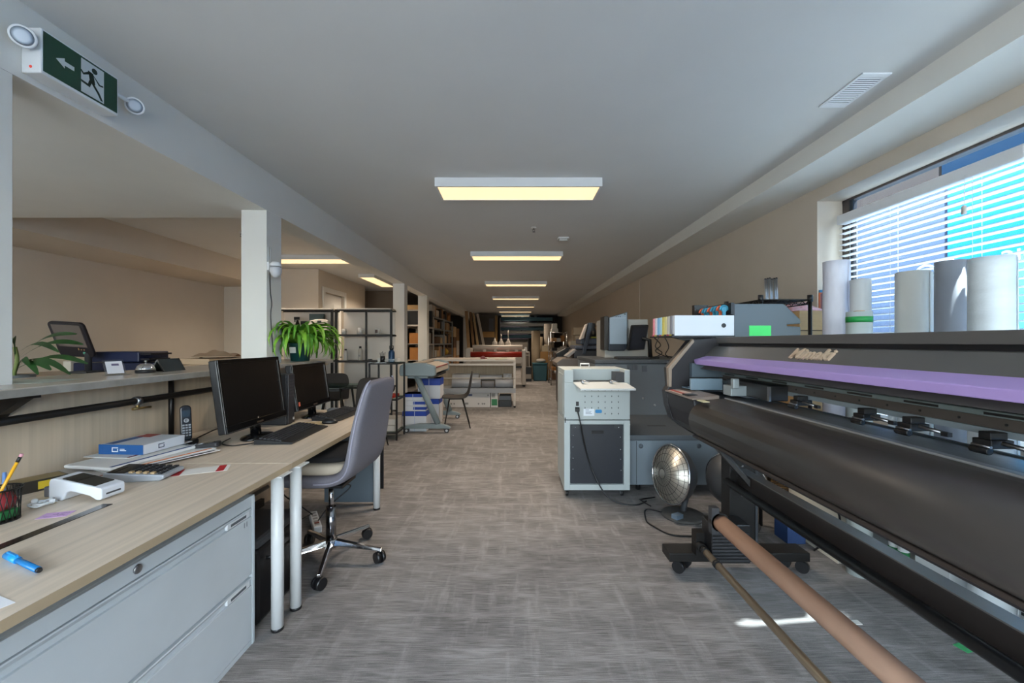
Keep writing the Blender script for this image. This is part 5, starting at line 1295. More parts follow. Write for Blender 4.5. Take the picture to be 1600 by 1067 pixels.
for i, (pts, lab) in enumerate((([(1.70, 5.02, 1.45), (1.76, 5.0, 1.40), (1.72, 5.0, 1.28), (1.80, 5.0, 1.2), (1.72, 5.05, ZP + .01)], 'black cable hanging beside the tilted monitor, nearest the screen'),
        ([(1.72, 5.1, 1.50), (1.84, 5.08, 1.42), (1.90, 5.05, 1.28), (1.86, 5.05, 1.18), (1.95, 5.05, ZP + .01)], 'black cable looping outward right of the tilted monitor'),
        ([(1.71, 5.05, 1.40), (1.80, 5.05, 1.30), (1.74, 5.05, 1.22), (1.88, 5.0, ZP + .01)], 'black cable crossing between the two others by the tilted monitor'))):
    cord('loose_cable', pts, .006, lab, group='cables by the tilted monitor')

# ------------------------------------------------------------------ copier farther along the right wall
t = T('copier', 'grey brown copier with a raised tilted control screen beyond the press', 'copier', (1.15, 7.2, 0))
CB = M('copier taupe', '#6d655f', .5); CD = M('copier dark', '#2b2c33', .45)
MB().box(.80, 6.9, .06, 1.62, 7.7, .92).build('cabinet', CB, t, bevel=.01)
MB().prism([(.70, .99), (.80, 1.06), (1.62, 1.06), (1.62, .92), (.72, .92)], 'y', 6.85, 7.7).build('deck', CB, t, bevel=.008)
MB().box(1.06, 6.84, .90, 1.16, 6.86, 1.055).build('panel_violet', M('copier violet', '#3c3450', .4), t)
MB().box(1.0, 6.9, 1.062, 1.60, 7.6, 1.20).build('scanner', CD, t, bevel=.015)
MB().box(1.02, 6.95, 1.21, 1.60, 7.6, 1.28).build('scanner_lid', M('lid slate', '#454a57', .45), t, bevel=.02)
MB().box(1.12, 6.95, 1.295, 1.60, 7.5, 1.40).build('feeder', M('feeder slate', '#3d4250', .45), t, bevel=.02)
MB().prism([(.86, 1.10), (1.02, 1.22), (1.05, 1.19), (.90, 1.07)], 'y', 6.9, 7.2).build('side_console', M('console dull', '#8f8a88', .4), t, bevel=.004)
MB().prism([(1.14, 1.14), (1.19, 1.14), (1.31, 1.66), (1.24, 1.66)], 'y', 6.85, 7.05).build('control_screen', M('screen slate', '#2c3442', .35), t, bevel=.006)
MB().prism([(1.10, 1.38), (1.155, 1.40), (1.225, 1.645), (1.20, 1.63)], 'y', 6.86, 7.03).build('taped_sheets', M('sheets pale', '#b5aca4', .7), t)
MB().box(1.06, 6.845, 1.066, 1.32, 6.90, 1.085).build('white_strip', M('strip white', '#c9c8c6', .5), t)
for x in (.88, 1.54):
    for y in (7.0, 7.6): MB().tube([(x, y, 0), (x, y, .07)], .03, 10).build('foot', BLK, t)
for i, (x, lab) in enumerate(((1.36, 'black bottle on the copier feeder, left of two'), (1.53, 'black bottle on the copier feeder, right of two'))):
    t = T('toner_bottle', lab, 'bottle', (x, 7.15, 1.401), 0, 'black bottles on the copier')
    MB().lathe([(0, 0), (.065, 0), (.065, .13), (.045, .19), (.05, .20), (.05, .26), (0, .26)], (x, 7.15, 1.401), 18).build('body', BLK, t)
    MB().cbox((x, 7.083, 1.50), (.03, .004, .06)).build('label', M('label brown', '#6b5a45', .6), t)
one(MB().box(1.30, 6.96, 1.402, 1.46, 7.04, 1.43), 'yellow_pad', M('pad yellow', '#8f8a2a', .6), 'small yellow green pad on the copier feeder before the black bottles', 'notepad')
t = T('black_printer', 'black printer standing behind the taupe copier', 'printer', (1.1, 9.0, 0))
MB().box(.95, 8.7, 0, 1.5, 9.4, .95).build('stand', CD, t, bevel=.01)
MB().prism([(.88, .955), (1.5, .955), (1.5, 1.25), (1.10, 1.22), (.88, 1.10)], 'y', 8.7, 9.3).build('printer', BLK, t, bevel=.02)
one(MB().box(1.02, 8.75, 1.252, 1.45, 9.1, 1.32) if False else MB().box(1.2, 8.8, 1.255, 1.48, 9.1, 1.36), 'storage_box', M('box cream', '#a89c88', .7), 'cream box on the black printer behind the copier', 'box')

# ------------------------------------------------------------------ dish heaters
def heater(label, c, n, r, base):
    t = T('dish_heater', label, 'heater', (c[0], c[1], 0), 0, 'dish heaters')
    n = Vector(n).normalized(); c = Vector(c)
    Mh = frame(c, n)
    prof = [(.03, -.16), (r * .35, -.145), (r * .65, -.10), (r * .88, -.045), (r, .0)]
    MB().lathe(prof, M=Mh, n=40).build('reflector', M('reflector', '#d9d2c6', .42, .85), t, solid=.003)
    MB().lathe([(.0, -.19), (r * .3, -.185), (r * .62, -.14), (r * .9, -.075), (r * 1.0, -.012), (r * 1.02, .0)], M=Mh, n=40).build('shell', M('heater grey', '#3a3b3d', .4), t)
    ring = [Mh @ Vector((r * 1.015 * math.cos(2 * PI * k / 40), r * 1.015 * math.sin(2 * PI * k / 40), .002)) for k in range(41)]
    MB().tube(ring, .008, 8, caps=False).build('rim', CHROME, t)
    MB().lathe([(.06, -.15), (.045, -.10), (.04, -.06), (.05, -.05), (.03, -.045), (.02, -.02), (0, -.02)], M=Mh, n=20).build('emitter', M('emitter copper', '#7a4a33', .35, .7), t)
    q = MB(); D = .075
    for k in range(28):
        a = 2 * PI * k / 28
        q.tube([Mh @ Vector((rr * math.cos(a), rr * math.sin(a), D * max(0, math.cos(rr / r * PI / 2)) ** .8)) for rr in [r * j / 6 for j in range(1, 7)]], .0013, 5)
    for j in (.17, .42, .7, .88):
        rr = r * j; zz = D * max(0, math.cos(j * PI / 2)) ** .8
        q.tube([Mh @ Vector((rr * math.cos(2 * PI * k / 32), rr * math.sin(2 * PI * k / 32), zz)) for k in range(33)], .0014, 5, caps=False)
    q.build('wire_guard', BLKM, t)
    bx, by = base
    MB().lathe([(0, 0), (.155, 0), (.16, .012), (.145, .022), (.05, .04), (0, .042)], (bx, by, 0), 32).build('base', M('base dusty', '#4a4744', .7, noise=.15, nscale=(30, 30, 30)), t)
    back = c - n * .17
    MB().tube(curve_pts([(bx, by, .03), (bx + .03, by + .03, .10), (back.x, back.y, c.z - .1), (back.x, back.y, c.z)], 6), .022, 12).build('neck', DGREY, t)
    return t, Mh
hA, _ = heater('round dish heater with a chrome guard facing the aisle beside the creasing machine', (1.20, 3.16, .315), (-.97, -.27, .13), .218, (1.29, 3.14))
MB().cbox((1.20, 3.02, .05), (.07, .05, .03), M=rot('Z', 30, (1.2, 3.02, .05))).build('control_box', M('control blue grey', '#5f6f7e', .4), hA)
heater('second dish heater, turned away, behind the printer leg', (1.60, 2.97, .33), (.66, .62, .15), .20, (1.62, 3.0))
cord('loose_cable', [(1.20, 3.1, .02), (1.05, 3.25, .007), (.98, 3.05, .007), (1.0, 2.95, .007), (1.08, 2.82, .007), (1.25, 2.80, .007), (1.45, 2.85, .007), (1.6, 2.95, .007)], .0055, 'black cord snaking on the carpet in front of the dish heater')
cord('loose_cable', [(1.35, 3.2, .01), (1.42, 2.95, .01), (1.50, 2.85, .05), (1.55, 2.9, .02), (1.48, 3.0, .01), (1.60, 2.75, .01)], .005, 'tangled black cord between the two dish heaters')
cord('loose_cable', [(1.10, 3.3, .01), (1.04, 3.38, .03), (1.08, 3.46, .008), (1.2, 3.5, .008)], .0055, 'short black cord between the dish heater and the creasing machine')
# ------------------------------------------------------------------ wide format printer along the right
CV = M('printer cover', '#55524f', .5); CVD = M('printer charcoal', '#232226', .5); PUR = M('printer lilac', '#b196d2', .45)
APR = M('apron black', '#413c39', .40, noise=.04, nscale=(4, 4, 4)); RAIL = M('rail grey green', '#7f8b8a', .4, .3); RAILB = M('rail brown', '#57504b', .45, .3); INB = M('inner blue grey', '#7d919e', .45)
YN, YE = -.45, 2.60
t = T('wide_format_printer', 'long dark wide format printer with a lilac bar along the right of the room', 'printer', (1.25, 1.1, 0))
cov = [(1.55, 1.3625), (1.275, 1.3625), (1.275, 1.3245), (1.29, 1.3245), (1.29, 1.307), (1.262, 1.305), (1.20, 1.2455), (1.20, 1.20), (1.15, 1.1675), (1.28, 1.1665), (1.55, 1.1665)]
MB().prism(cov, 'y', YN, YE).build('top_cover', CV, t, bevel=.002)
MB().box(1.2885, YN, 1.3075, 1.2905, YE, 1.324).build('groove', M('groove black', '#17161a', .5), t)
MB().prism([(1.2045, 1.2475), (1.12, 1.2235), (1.126, 1.194), (1.2045, 1.198)], 'y', YN, 2.56).build('accent_bar', PUR, t, bevel=.003)
# raised maker's lettering on the slanted panel
vs, fs = text_mesh('Mimaki', .082, .004, -.05, .0016)
nrm = Vector((-.0595, 0, .062)).normalized()
Mlg = Matrix.Translation(Vector((1.232, 1.695, 1.2763)) + nrm * .004) @ Matrix(((0, nrm.z, nrm.x, 0), (-1, 0, 0, 0), (0, -nrm.x, nrm.z, 0), (0, 0, 0, 1)))
MB().add(vs, fs, M=Mlg).build('logo', M('logo silver', '#d8bfa4', .35, .3), t)
# far end housing
end = [(1.112, 1.346), (.969, 1.168), (.977, 1.054), (.956, 1.022), (.968, .93), (.994, .851), (1.06, .795), (1.16, .735), (1.45, .80), (1.55, .95), (1.55, 1.3625), (1.30, 1.3625)]
MB().prism(end, 'y', 2.585, 2.66).build('end_housing', CVD, t, bevel=.004)
MB().prism([(1.118, 1.352), (.962, 1.170), (.968, 1.052), (.982, 1.052), (.984, 1.162), (1.125, 1.335)], 'y', 2.56, 2.60).build('end_trim', M('trim tan grey', '#8e7f70', .4), t, bevel=.002)
MB().prism([(.958, 1.020), (.975, .93), (1.0, .855), (1.06, .80), (1.17, .74), (1.30, .80), (1.30, 1.02)], 'y', 2.20, 2.60).build('front_corner', CVD, t, bevel=.01)
MB().prism([(.955, 1.030), (.955, 1.020), (1.10, 1.020), (1.10, 1.045)], 'y', 2.20, 2.60).build('ledge', M('ledge tan grey', '#81736a', .4), t, bevel=.003)
MB().box(.962, 2.36, 1.0305, 1.02, 2.56, 1.0335, M=rot('Y', -6, (.96, 2.4, 1.03))).build('caution_label', M('caution pale', '#cfb9ad', .5), t)
MB().box(.965, 2.37, 1.0340, .985, 2.55, 1.0350, M=rot('Y', -6, (.96, 2.4, 1.03))).build('caution_stripe', M('caution red', '#b5544a', .5), t)
MB().box(.962, 2.28, 1.028, 1.02, 2.35, 1.038).build('ledge_button', BLK, t)
MB().box(.965, 2.10, 1.022, 1.0, 2.17, 1.0265).build('note_tab', M('tab cream', '#c9bd94', .6), t)
# inside of the printer
MB().box(1.30, YN, 1.080, 1.46, YE, 1.166).build('gantry_beam', CVD, t)
MB().box(1.283, YN, 1.1295, 1.30, YE, 1.1465).build('light_rail', RAIL, t, bevel=.003)
q = MB().box(1.292, YN, 1.098, 1.30, YE, 1.128)
for k in range(18): q.tube([(1.2905, .5 + k * .115, 1.113), (1.292, .5 + k * .115, 1.113)], .004, 8, mi=1)
for k in range(9): q.box(1.2822, .55 + k * .23, 1.134, 1.2832, .66 + k * .23, 1.141, mi=1)
q.build('brown_rail', [RAILB, BLK], t)
MB().box(1.288, YN, 1.079, 1.31, YE, 1.097).build('lower_rail', M('rail pale', '#8d979c', .35, .3), t)
MB().box(1.05, 2.44, 1.047, 1.24, 2.46, 1.115).box(1.05, 2.46, 1.047, 1.24, 2.575, 1.055).build('inner_bracket', INB, t, bevel=.003)
MB().box(1.10, 2.54, 1.115, 1.30, 2.575, 1.20).build('inner_plate', M('inner slate', '#55626b', .45), t)
MB().box(1.12, 2.12, 1.052, 1.26, 2.20, 1.105).cbox((1.13, 2.10, 1.12), (.03, .03, .05)).build('carriage_latch', M('latch pale', '#9fa8ab', .35, .4), t, bevel=.003)
MB().box(1.20, 1.93, 1.052, 1.29, 2.32, 1.126).build('print_carriage', BLK, t, bevel=.004)
MB().box(1.196, 1.925, 1.052, 1.206, 1.94, 1.12).build('carriage_edge', STEEL, t)
for y in (1.80, 1.46, 1.29, 1.075, .88, .66):
    q = MB().cbox((1.255, y, 1.066), (.06, .045, .022)).cbox((1.26, y + .004, 1.085), (.045, .03, .02)).tube([(1.225, y - .02, 1.048), (1.225, y + .024, 1.048)], .010, 10)
    r = q.build('pinch_roller', BLK, t, bevel=.002)
    MB().tube([(1.245, y - .03, 1.072), (1.26, y - .085, 1.064)], .006, 8).tube([(1.222, y - .025, 1.060), (1.222, y + .02, 1.060)], .004, 8).build('lever', STEEL, r)
    MB().cbox((1.26, y - .095, 1.062), (.014, .02, .012)).build('lever_tip', BLK, r)
MB().box(1.155, YN, .98, 1.315, 2.20, 1.030).build('platen', M('platen grey', '#6f757a', .28, .5, noise=.15, nscale=(90, 40, 90)), t)
MB().box(1.315, YN, .90, 1.325, 2.20, 1.034).build('platen_back', M('platen back', '#3c4146', .4), t)
MB().box(1.126, YN, 1.018, 1.156, 2.20, 1.034).build('platen_edge', M('edge aluminium', '#c2c6ca', .35, .8), t, bevel=.003)
ap = [(1.14, 1.028), (1.09, 1.027), (1.045, 1.022), (1.008, 1.012), (.978, .998), (.955, .978), (.940, .952), (.934, .92), (.937, .888), (.950, .862), (.968, .843), (.990, .828), (1.0, .822), (1.012, .826), (1.02, .85), (1.13, .98)]
a = MB().prism(ap, 'y', YN, 2.20, sm=True).build('apron', APR, t)
MB().box(.985, YN, .812, 1.02, 2.20, .826).build('apron_lip', M('lip brown', '#3a302b', .5), t, bevel=.003)
MB().box(1.0, YN, .80, 1.15, 2.30, .812).build('under_tray', CVD, t)
# stand
MB().box(1.24, 2.36, .13, 1.39, 2.46, .80).build('stand_column', BLKM, t, bevel=.003)
MB().box(1.385, 2.355, .14, 1.40, 2.365, .78).build('column_flange', M('flange grey', '#3e4044', .4, .4), t)
q = MB()
for z in (.2, .27, .45, .55, .62, .7): q.tube([(1.31, 2.353, z), (1.31, 2.36, z)], .006, 8)
q.build('column_bolt', STEEL, t)
f = MB().prism([(.885, .075), (.885, .125), (1.69, .125), (1.69, .075)], 'y', 2.34, 2.46).build('stand_foot', BLKM, t, bevel=.004)
for x in (.95, 1.665, 1.60, 1.01):
    y = 2.37 if x in (.95, 1.665) else 2.43
    MB().tube([(x - .012, y - .012, .034), (x + .012, y + .012, .034)], .034, 18).tube([(x, y, .05), (x, y, .078)], .012, 8).build('caster', BLK, f)
MB().box(1.28, YN, .515, 1.33, 2.36, .598).build('cross_beam', M('beam brown black', '#2a2523', .45), t)
MB().box(1.275, YN, .598, 1.335, 2.36, .603).build('beam_edge', M('beam edge', '#70706f', .35, .5), t)
MB().tube([(1.222, YN, .53), (1.222, 2.36, .53)], .021, 16).build('guide_tube', M('tube black', '#1f2022', .3, .3), t)
q = MB().add([(1.08, 2.35, .80), (1.12, 2.35, .80), (1.29, 2.25, .57), (1.29, 2.25, .53), (1.08, 2.32, .80), (1.12, 2.32, .80), (1.29, 2.22, .57), (1.29, 2.22, .53)], [(0, 1, 2, 3), (4, 7, 6, 5), (0, 4, 5, 1), (1, 5, 6, 2), (2, 6, 7, 3), (3, 7, 4, 0)])
q.build('diagonal_brace', BLKM, t)
u = MB().box(1.068, 2.22, .13, 1.28, 2.34, .34).build('takeup_unit', BLK, t, bevel=.006)
q = MB()
for i in range(9): q.box(1.07, 2.214, .145 + i * .018, 1.27, 2.22, .154 + i * .018)
q.build('ribs', M('rib black', '#2b2b2e', .5), u)
MB().box(1.06, 2.20, .30, 1.10, 2.24, .44).build('core_arm', DGREY, t)
MB().tube([(1.108, 2.20, .362), (1.108, 2.23, .362)], .05, 20).build('core_flange', M('flange brown black', '#1b1917', .5), t)
q = MB().box(1.02, 2.30, .13, 1.10, 2.36, .26).tube([(1.04, 2.26, .19), (1.04, 2.34, .19)], .025, 14)
q.build('bar_bracket', BLKM, t)
# media core and tension bar held by the printer
t = T('media_core', 'long tan cardboard tube held low along the front of the wide printer', 'tube', (1.108, 1.3, .32))
MB().tube([(1.108, -.3, .362), (1.108, 2.199, .362)], .0415, 30).build('tube', M('core tan', '#c9a58f', .7, noise=.03, nscale=(30, 4, 30)), t)
t = T('tension_bar', 'polished steel bar running near the carpet below the tan tube', 'bar', (1.04, 1.3, .17))
MB().tube([(1.04, -.3, .19), (1.04, 2.255, .19)], .0175, 20).build('bar', M('bar steel', '#bfae96', .32, .75), t)
for y in (2.10, 2.235): MB().tube([(1.04, y - .012, .19), (1.04, y + .012, .19)], .022, 18).build('collar', BLK, t)

# ------------------------------------------------------------------ ink unit behind the printer
IG = M('ink unit grey', '#5c676f', .55)
t = T('ink_unit', 'slate grey ink unit with a sloped end on top of the wide printer', 'ink unit', (1.62, 2.72, 1.363))
MB().prism([(1.405, 1.364), (1.405, 1.578), (1.73, 1.578), (1.836, 1.478), (1.838, 1.45), (1.75, 1.446), (1.75, 1.436), (1.838, 1.43), (1.838, 1.364)], 'y', 2.63, 2.95).build('body', IG, t, bevel=.006)
MB().box(1.402, 2.628, 1.364, 1.412, 2.95, 1.582).build('edge_trim', CVD, t)
MB().box(1.40, 2.80, 1.05, 1.78, 2.95, 1.364).build('mount', CVD, t)
t = T('tape_strip', 'bright green tape strip on the slate grey ink unit', 'tape', (1.575, 2.628, 1.372))
MB().box(1.505, 2.6265, 1.372, 1.645, 2.6285, 1.438).build('tape', M('tape green', '#3fd868', .45), t)
t = T('ink_rack', 'tray beside the ink unit holding the row of coloured ink packs', 'ink rack', (1.2, 2.8, 1.352))
MB().box(1.0, 2.60, 1.3635, 1.40, 3.03, 1.3725).build('tray', CVD, t)
MB().box(1.36, 2.68, 1.10, 1.40, 3.03, 1.3635).build('support', CVD, t)
MB().prism([(1.03, 1.3635), (1.30, 1.30), (1.36, 1.30), (1.36, 1.3635)], 'y', 2.67, 2.71).build('bracket', BLK, t)
MB().box(1.385, 2.62, 1.51, 1.402, 3.0, 1.585).box(1.30, 2.96, 1.51, 1.40, 3.0, 1.60).build('cap_tray', BLK, t)
for i, (nm, hx) in enumerate((('white', '#dfe4ea'), ('charcoal and white', '#8d8f9a'), ('pale grey', '#c9c8bf'), ('pale yellow', '#d8d29a'), ('yellow', '#d3c765'), ('light blue', '#a6d2e8'), ('blue', '#7fb6e0'), ('pale pink white', '#d9d5e2'), ('pink', '#de8d9c'))):
    y0 = 2.605 + i * .047
    lab = ('white ink pack nearest the viewer, with a round dark clip' if i == 0 else '%s ink pack, %s in the row counted from the near white one' % (nm, ords[i]))
    t = T('ink_pack', lab, 'ink pack', (1.2, y0 + .02, 1.3726), 0, 'row of ink packs')
    m = M('ink ' + nm, hx, .45)
    MB().box(1.018, y0, 1.373, 1.398, y0 + .036, 1.503).build('case', M('ink case', '#d6dbe2', .4) if i == 0 else m, t, bevel=.003)
    MB().box(1.012, y0 + .005, 1.373, 1.0185, y0 + .031, 1.383).build('chip', M('chip %d' % (i % 3), ('#3d3f48', '#b3a43a', '#b04e62')[i % 3], .4), t)
    if i == 0: MB().lathe([(.014, 0), (.014, .003), (.009, .004), (.0, .002)], M=frame((1.33, y0, 1.438), (0, -1, 0)), n=20).build('clip', DGREY, t)
for i in range(8):
    oran = i in (1, 4, 7)
    t = T('ink_bottle', '%s round ink bottle, %s from the near end behind the white ink pack' % ('orange' if oran else 'blue', ords[i]), 'cap', (1.36, 2.66 + i * .044, 1.5045), 0, 'row of ink bottles')
    c = (1.36, 2.66 + i * .042, 1.545)
    q = MB()
    arc = [(c[0] + .026 * math.cos(a), c[1], c[2] - .006 + .030 * math.sin(a)) for a in [PI * k / 12 for k in range(13)]]
    q.tube(arc, .007, 8); q.tube([(c[0], c[1] - .008, c[2]), (c[0], c[1] + .008, c[2])], .018, 14); q.box(c[0] - .01, c[1] - .006, 1.5045, c[0] + .01, c[1] + .006, 1.535)
    q.build('cap', M('cap orange', '#d0623f', .4) if oran else M('cap blue', '#2f86a5', .4), t)

# black wire rack behind, with its load
t = T('wire_shelf', 'black wire shelf behind the ink unit carrying the bundle of metal rods', 'shelf', (1.97, 3.2, 0))
kx0, kx1, ky0, ky1 = 1.79, 2.15, 2.98, 3.46
for x in (kx0, kx1):
    for y in (ky0, ky1):
        MB().tube([(x, y, 0), (x, y, 1.66)], .013, 10).build('post', BLKM, t)
        MB().tube([(x, y, 1.625), (x, y, 1.675)], .018, 12).build('post_cap', BLK, t)
for z in (.25, .80, 1.64):
    q = MB()
    for x in (kx0, kx1):
        q.tube([(x, ky0, z), (x, ky1, z)], .005, 6).tube([(x, ky0, z - .03), (x, ky1, z - .03)], .004, 6)
        q.tube([(x, ky0 + (ky1 - ky0) * k / 12, z - (.03 if k % 2 else 0)) for k in range(13)], .003, 5)
    for y in (ky0, ky1):
        q.tube([(kx0, y, z), (kx1, y, z)], .005, 6).tube([(kx0, y, z - .03), (kx1, y, z - .03)], .004, 6)
        q.tube([(kx0 + (kx1 - kx0) * k / 10, y, z - (.03 if k % 2 else 0)) for k in range(11)], .003, 5)
    for k in range(1, 16): q.tube([(kx0, ky0 + (ky1 - ky0) * k / 16, z), (kx1, ky0 + (ky1 - ky0) * k / 16, z)], .003, 5)
    q.build('wire_tier', BLKM, t)
for i in range(6):
    x = 1.915 + i * .018
    t = T('metal_rod', '%s silver rod from the left in the bundle standing on the black wire shelf' % ords[i], 'rod', (x, 3.15, 1.647), 0, 'bundle of metal rods')
    MB().tube([(x, 3.12 + .01 * (i % 2), 1.647), (x + .105, 3.30, 1.835 + .004 * (i % 3))], .007, 8).build('rod', ALU, t)
    MB().tube([(x + .104, 3.297, 1.832 + .004 * (i % 3)), (x + .108, 3.306, 1.842 + .004 * (i % 3))], .0075, 8).build('end_cap', DGREY, t)
t = T('stacked_carton', 'tan carton stack topped by the pink bag beside the window reveal', 'box', (2.35, 3.4, 0))
MB().box(2.19, 3.15, 0, 2.42, 3.55, 1.42).build('lower_carton', CARD2, t, bevel=.003)
MB().box(2.19, 3.15, 1.424, 2.42, 3.55, 1.575).build('upper_carton', CARD2, t, bevel=.003)
MB().box(2.188, 3.148, 1.418, 2.422, 3.552, 1.425).build('seam', M('seam brown', '#5a4128', .8), t)
t = T('pink_bag', 'crinkled pink and white plastic bag on the tan carton beside the wire shelf', 'bag', (2.27, 3.35, 1.577))
def fn(u, v):
    x = 2.168 + .26 * u; y = 3.2 + .30 * v
    return (x, y, 1.577 + .075 * (math.sin(PI * u) ** .5) * (math.sin(PI * v) ** .5) * (1 + .25 * math.sin(17 * u) * math.sin(11 * v + 3 * u)))
MB().grid(fn, 40, 24).build('bag', M('bag pink', '#d4a3ab', .3, noise=.25, nscale=(26, 26, 26)), t, solid=.002)
t = T('wall_thermometer', 'slim orange framed thermometer with a blue top on the window reveal', 'thermometer', (2.597, 3.468, 1.575))
MB().box(2.580, 3.466, 1.575, 2.616, 3.4775, 1.752).build('frame', M('thermo orange', '#c8622c', .4), t, bevel=.002)
MB().box(2.588, 3.4655, 1.59, 2.608, 3.4665, 1.745).build('face', M('thermo brown', '#6a2a14', .3), t)
MB().box(2.583, 3.466, 1.754, 2.613, 3.4775, 1.775).build('top_clip', M('thermo blue', '#2a6c92', .4), t)

# ------------------------------------------------------------------ upright rolls and cartons between printer and window
def uproll(x, y, r, h, label, m, flap=None, wobble=0):
    t = T('media_roll', label, 'roll', (x, y, 0), 0, 'upright media rolls by the window')
    n = 30; q = MB(); gg = random.Random(int(x * 1000))
    if wobble:
        N = 26; vs = []; fs = []
        for j in range(N + 1):
            for k in range(n):
                a = 2 * PI * k / n
                rr = r * (1 + wobble * (gg.uniform(-1, 1) * .5 + math.sin(a * 3 + j * .9) * .5))
                vs.append((x + rr * math.cos(a), y + rr * math.sin(a), h * j / N))
        for j in range(N):
            for k in range(n): fs.append((j * n + k, j * n + (k + 1) % n, (j + 1) * n + (k + 1) % n, (j + 1) * n + k))
        fs.append([N * n + k for k in range(n)]); q.add(vs, fs, sm=True)
    else: q.tube([(x, y, 0), (x, y, h)], r, n)
    q.build('roll', m, t)
    MB().tube([(x, y, h), (x, y, h + .006)], r * .42, 16).build('core', CARD2, t)
    if flap:
        f0, f1, rr = flap
        def fl(u, v):
            a = math.radians(f0 + (f1 - f0) * u); q_ = r * (1.0 + rr * u * (1 - .75 * v * v)) + .002
            return (x + q_ * math.cos(a), y + q_ * math.sin(a), h * (.02 + .975 * v))
        MB().grid(fl, 10, 10).build('loose_end', m, t, solid=.001)
    return t
RWH = M('roll bright white', '#d9dae6', .55, noise=.03, nscale=(40, 40, 14)); RWP = M('roll paper white', '#d3d6d8', .6); RCR = M('roll cream white', '#d6d5cf', .6); RGY = M('roll vinyl grey', '#8b8f98', .4)
uproll(2.166, 2.76, .073, 1.875, 'tall roll wrapped in crinkled white plastic, leftmost by the window', RWH, (-70, 10, .25), .035)
uproll(2.20, 2.605, .054, 1.728, 'slim white roll just right of the plastic wrapped roll', RWP)
t = uproll(1.985, 2.36, .061, 1.506, 'shorter translucent white roll banded with green tape at the top', M('roll translucent', '#b9c2c1', .3))
MB().tube([(1.985, 2.36, 1.445), (1.985, 2.36, 1.478)], .0622, 30).build('green_tape', M('tape dark green', '#1f8f45', .45), t)
uproll(2.381, 2.45, .080, 1.751, 'cream white roll with a loose overlapping end in the middle of the window', RCR, (-75, 5, .55))
t = uproll(2.345, 2.20, .066, 1.765, 'grey vinyl roll with a dark curled strap on its edge', RGY)
q = MB()
sp = curve_pts([(2.375, 2.13, 1.766), (2.41, 2.118, 1.745), (2.43, 2.11, 1.65), (2.422, 2.11, 1.53), (2.428, 2.11, 1.46), (2.41, 2.115, 1.38), (2.365, 2.127, 1.335), (2.33, 2.13, 1.33)], 8)
q.strip(sp, [.013] * len(sp), [Vector((.35, .93, 0))] * len(sp)); q.build('strap', M('strap dark', '#4d4347', .5), t, solid=.003, recalc=False)
MB().tube(curve_pts([(2.405, 2.175, 1.76), (2.408, 2.17, 1.5), (2.39, 2.15, 1.32)], 8), .006, 6).build('edge_fold', M('fold grey', '#6e7078', .5), t)
uproll(2.165, 1.86, .074, 1.715, 'fat roll of white bubble wrap, rightmost by the window', M('bubble wrap', '#d5dde2', .45, noise=.05, nscale=(8, 8, 26), bump=.5, bscale=120), (-60, 25, .55), .012)
# more of the group, lower, behind the printer
uproll(2.20, 1.50, .085, 1.02, 'short white roll behind the printer, nearest the viewer', RWP)
uproll(2.36, 1.30, .08, 1.06, 'short grey roll behind the printer next to the nearest white one', RGY)
uproll(2.10, 1.22, .09, 1.0, 'short white roll behind the printer, at the right edge of the gap', RWH)
for i, (x, y, lab) in enumerate(((2.09, 2.257, 'slim white tube with red and green bands near the carpet, left of two'), (2.09, 2.20, 'slim white tube with red and green bands near the carpet, right of two'))):
    t = T('banded_tube', lab, 'tube', (x, y, 0), 0, 'banded tubes by the window')
    MB().tube([(x, y, 0), (x, y, .95)], .024, 20).build('tube', RWP, t)
    MB().tube([(x, y, .10), (x, y, .21)], .0246, 20).build('green_band', GREEN, t)
    MB().tube([(x, y, .24), (x, y, .32)], .0246, 20).build('red_band', RED, t)
for i, (x0, x1, y0, y1, h, lab, hx) in enumerate(((1.94, 2.06, 2.46, 2.90, .52, 'flat beige carton standing on edge between the wire shelf and the rolls', '#cbc4b4'), (2.12, 2.25, 1.995, 2.17, .36, 'low white carton between the banded tubes and the bubble wrap roll', '#d3d7da'), (2.12, 2.50, 2.90, 3.12, .62, 'pale carton standing under the window by the wire shelf', '#c0b7a8'), (2.32, 2.55, 2.68, 2.95, .70, 'white carton against the wall behind the slim white roll', '#ccd0d2'), (2.40, 2.55, 1.50, 2.05, .60, 'white carton against the wall behind the bubble wrap roll', '#cfd4d6'))):
    t = T('floor_carton', lab, 'box', ((x0 + x1) / 2, (y0 + y1) / 2, 0), 0, 'cartons under the window')
    MB().box(x0, y0, 0, x1, y1, h).build('carton', M('floor carton %d' % i, hx, .6), t, bevel=.003)
    MB().box(x0 - .001, y0 + .02, .04, x0, y1 - .02, .055).build('bottom_line', M('carton line dark', '#3c4044', .6), t)  # narrow dark strip low on the carton's aisle side
one(MB().box(1.93, 1.77, 0, 2.0, 1.82, .003, M=rot('Z', 15, (2, 1.8, 0))), 'tape_scrap', M('scrap green', '#3da866', .5), 'green tape scrap on the carpet under the printer', 'tape')
one(MB().box(1.60, 1.93, .0, 1.64, 1.96, .003), 'paper_scrap', PAPER, 'tiny white paper scrap on the carpet under the printer', 'paper')
t = T('floor_box', 'blue box with white papers on the carpet behind the printer leg', 'box', (1.86, 2.72, 0))
MB().box(1.80, 2.70, 0, 1.92, 2.84, .24).build('box', M('floor blue', '#28426f', .6), t, bevel=.003)
MB().box(1.81, 2.71, .24, 1.91, 2.83, .27).build('papers', PAPER, t)
cord('loose_cable', [(1.80, 2.58, .42), (1.86, 2.45, .40), (1.92, 2.42, .30), (1.95, 2.5, .15), (1.90, 2.6, .01)], .006, 'black cable looping beside the blue box behind the printer')
